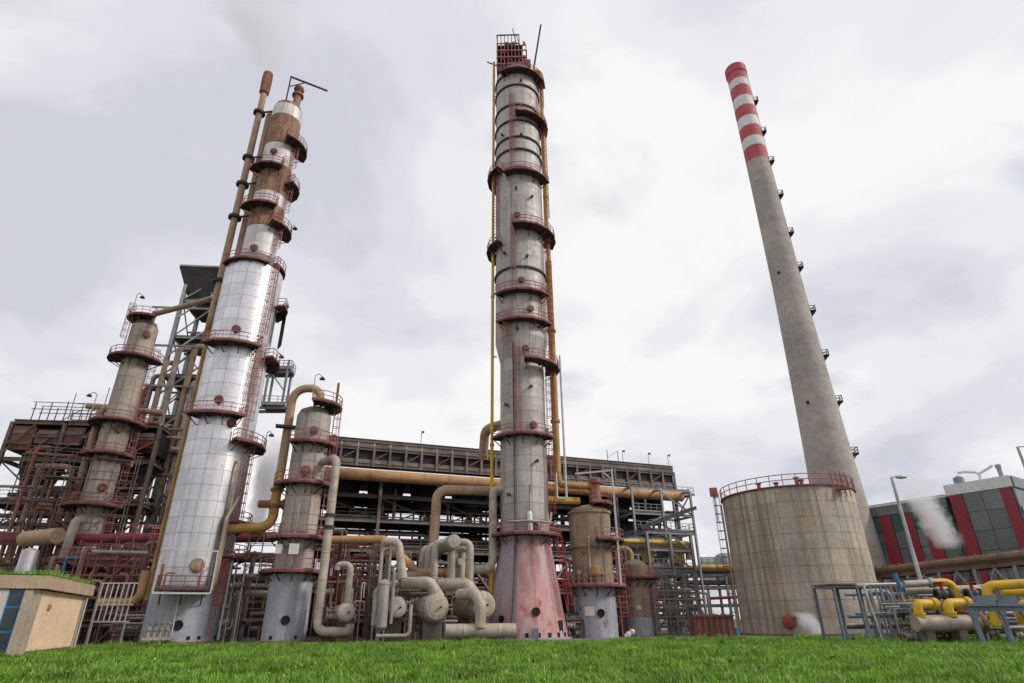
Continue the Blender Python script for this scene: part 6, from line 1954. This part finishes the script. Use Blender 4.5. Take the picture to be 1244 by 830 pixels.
# ================================================================== steam
def steam(label, c, sx, sy, sz, dens, seed, lean=(0, 0), nscale=0.35, taper=0.5, thr=0.45, sharp=2.2):
    """a soft closed puff filled with vapour; narrow at its foot, leaning with the wind"""
    m = bpy.data.materials.new('vapour'); m.use_nodes = True
    t = m.node_tree; t.nodes.clear()
    n, l = t.nodes.new, t.links.new
    out = n('ShaderNodeOutputMaterial'); pv = n('ShaderNodeVolumePrincipled')
    pv.inputs['Color'].default_value = (0.96, 0.96, 0.98, 1); pv.inputs['Anisotropy'].default_value = 0.0
    tcd = n('ShaderNodeTexCoord')
    def mt(op, a, b=None, clamp=False):
        k = n('ShaderNodeMath'); k.operation = op; k.use_clamp = clamp
        for i, v in enumerate((a, b)):
            if v is None: continue
            if isinstance(v, (int, float)): k.inputs[i].default_value = v
            else: l(v, k.inputs[i])
        return k.outputs[0]
    sp = n('ShaderNodeSeparateXYZ'); l(tcd.outputs['Object'], sp.inputs[0])
    # height 0..1 along the plume
    h = mt('DIVIDE', sp.outputs[2], sz)
    w = mt('ADD', mt('MULTIPLY', h, 1 - taper), taper)
    dx = mt('DIVIDE', mt('SUBTRACT', sp.outputs[0], mt('MULTIPLY', mt('POWER', mt('MAXIMUM', h, 0.0), 1.4), lean[0])), mt('MULTIPLY', w, sx))
    dy = mt('DIVIDE', mt('SUBTRACT', sp.outputs[1], mt('MULTIPLY', h, lean[1])), mt('MULTIPLY', w, sy))
    rr = mt('SQRT', mt('ADD', mt('MULTIPLY', dx, dx), mt('MULTIPLY', dy, dy)))
    fall = mt('SUBTRACT', 1.0, rr, True)
    ns_ = n('ShaderNodeTexNoise'); ns_.inputs['Scale'].default_value = nscale; ns_.inputs['Detail'].default_value = 7; ns_.inputs['Roughness'].default_value = 0.62
    mp = n('ShaderNodeMapping'); mp.inputs['Location'].default_value = (seed, seed * 2, 0); l(tcd.outputs['Object'], mp.inputs[0]); l(mp.outputs[0], ns_.inputs['Vector'])
    nz = mt('MULTIPLY', mt('SUBTRACT', mt('ADD', mt('MULTIPLY', fall, 0.9), mt('MULTIPLY', ns_.outputs['Fac'], 1.0)), thr + 0.35), sharp, True)
    end = mt('MULTIPLY', mt('MULTIPLY', mt('SUBTRACT', 1.0, h, True), 2.2, True), mt('MULTIPLY', h, 8.0, True))
    l(mt('MULTIPLY', mt('MULTIPLY', nz, end), dens), pv.inputs['Density'])
    l(pv.outputs[0], out.inputs['Volume'])
    # hull that follows the plume
    b = MB()
    prof = []
    rings = 8; seg = 14
    vs = []
    for i in range(rings + 1):
        k = i / rings
        wx = (taper + (1 - taper) * k)
        ox, oy = lean[0] * k ** 1.4, lean[1] * k
        for j in range(seg):
            a = 2 * math.pi * j / seg
            vs.append((ox + math.cos(a) * sx * wx, oy + math.sin(a) * sy * wx, sz * k))
    fs = [(i * seg + j, i * seg + (j + 1) % seg, (i + 1) * seg + (j + 1) % seg, (i + 1) * seg + j) for i in range(rings) for j in range(seg)]
    fs += [tuple(reversed(range(seg))), tuple(range(rings * seg, rings * seg + seg))]
    b.add(vs, fs)
    o = b.build('steam_plume', m, None, loc=c)
    return tag(o, label, kind='stuff')


steam('pale steam drifting up from the vent stack tip', Vector((vx, AY + 0.5, vz - 0.3)), 15.0, 10.0, 24, 0.16, 3, (-8.0, 0), 0.15, 0.12, 0.34, 2.0)
s_ = at(1152, 668, 74)
steam('white steam rising in front of the red building', Vector((s_.x, 74, s_.z)), 3.6, 2.6, 9.0, 0.85, 5, (-2.6, 0), 0.8, 0.75, 0.46, 2.4)
s_ = at(312, 640, 76)
steam('white steam rising between the two columns', Vector((s_.x, 76, s_.z - 1.5)), 3.6, 3.0, 13, 1.0, 8, (0.8, 0), 0.45, 0.5, 0.44, 3.5)
s_ = at(992, 774, 67)
steam('little white steam puff at the tank foot', Vector((s_.x, 67.0, 0.05)), 1.7, 1.0, 2.3, 2.6, 9, (-0.9, 0), 1.3, 0.9, 0.46, 3.0)

# ================================================================== repeats share a group
GROUPS = {'heat_exchanger': 'heat exchangers in front of the towers', 'scaffold': 'scaffolds between the vessels', 'pipe_cluster': 'small pipe bundles filling the gaps',
          'pipe': 'process pipes', 'street_lamp': 'street lamps', 'gate_valve': 'valves on the yellow pipe skid', 'pipe_support': 'blue grey pipe supports', 'pipe_rack': 'steel pipe racks'}
for o in list(col.objects):
    if o.parent is None and o.name.split('.')[0] in GROUPS and 'category' in o:
        o['group'] = GROUPS[o.name.split('.')[0]]
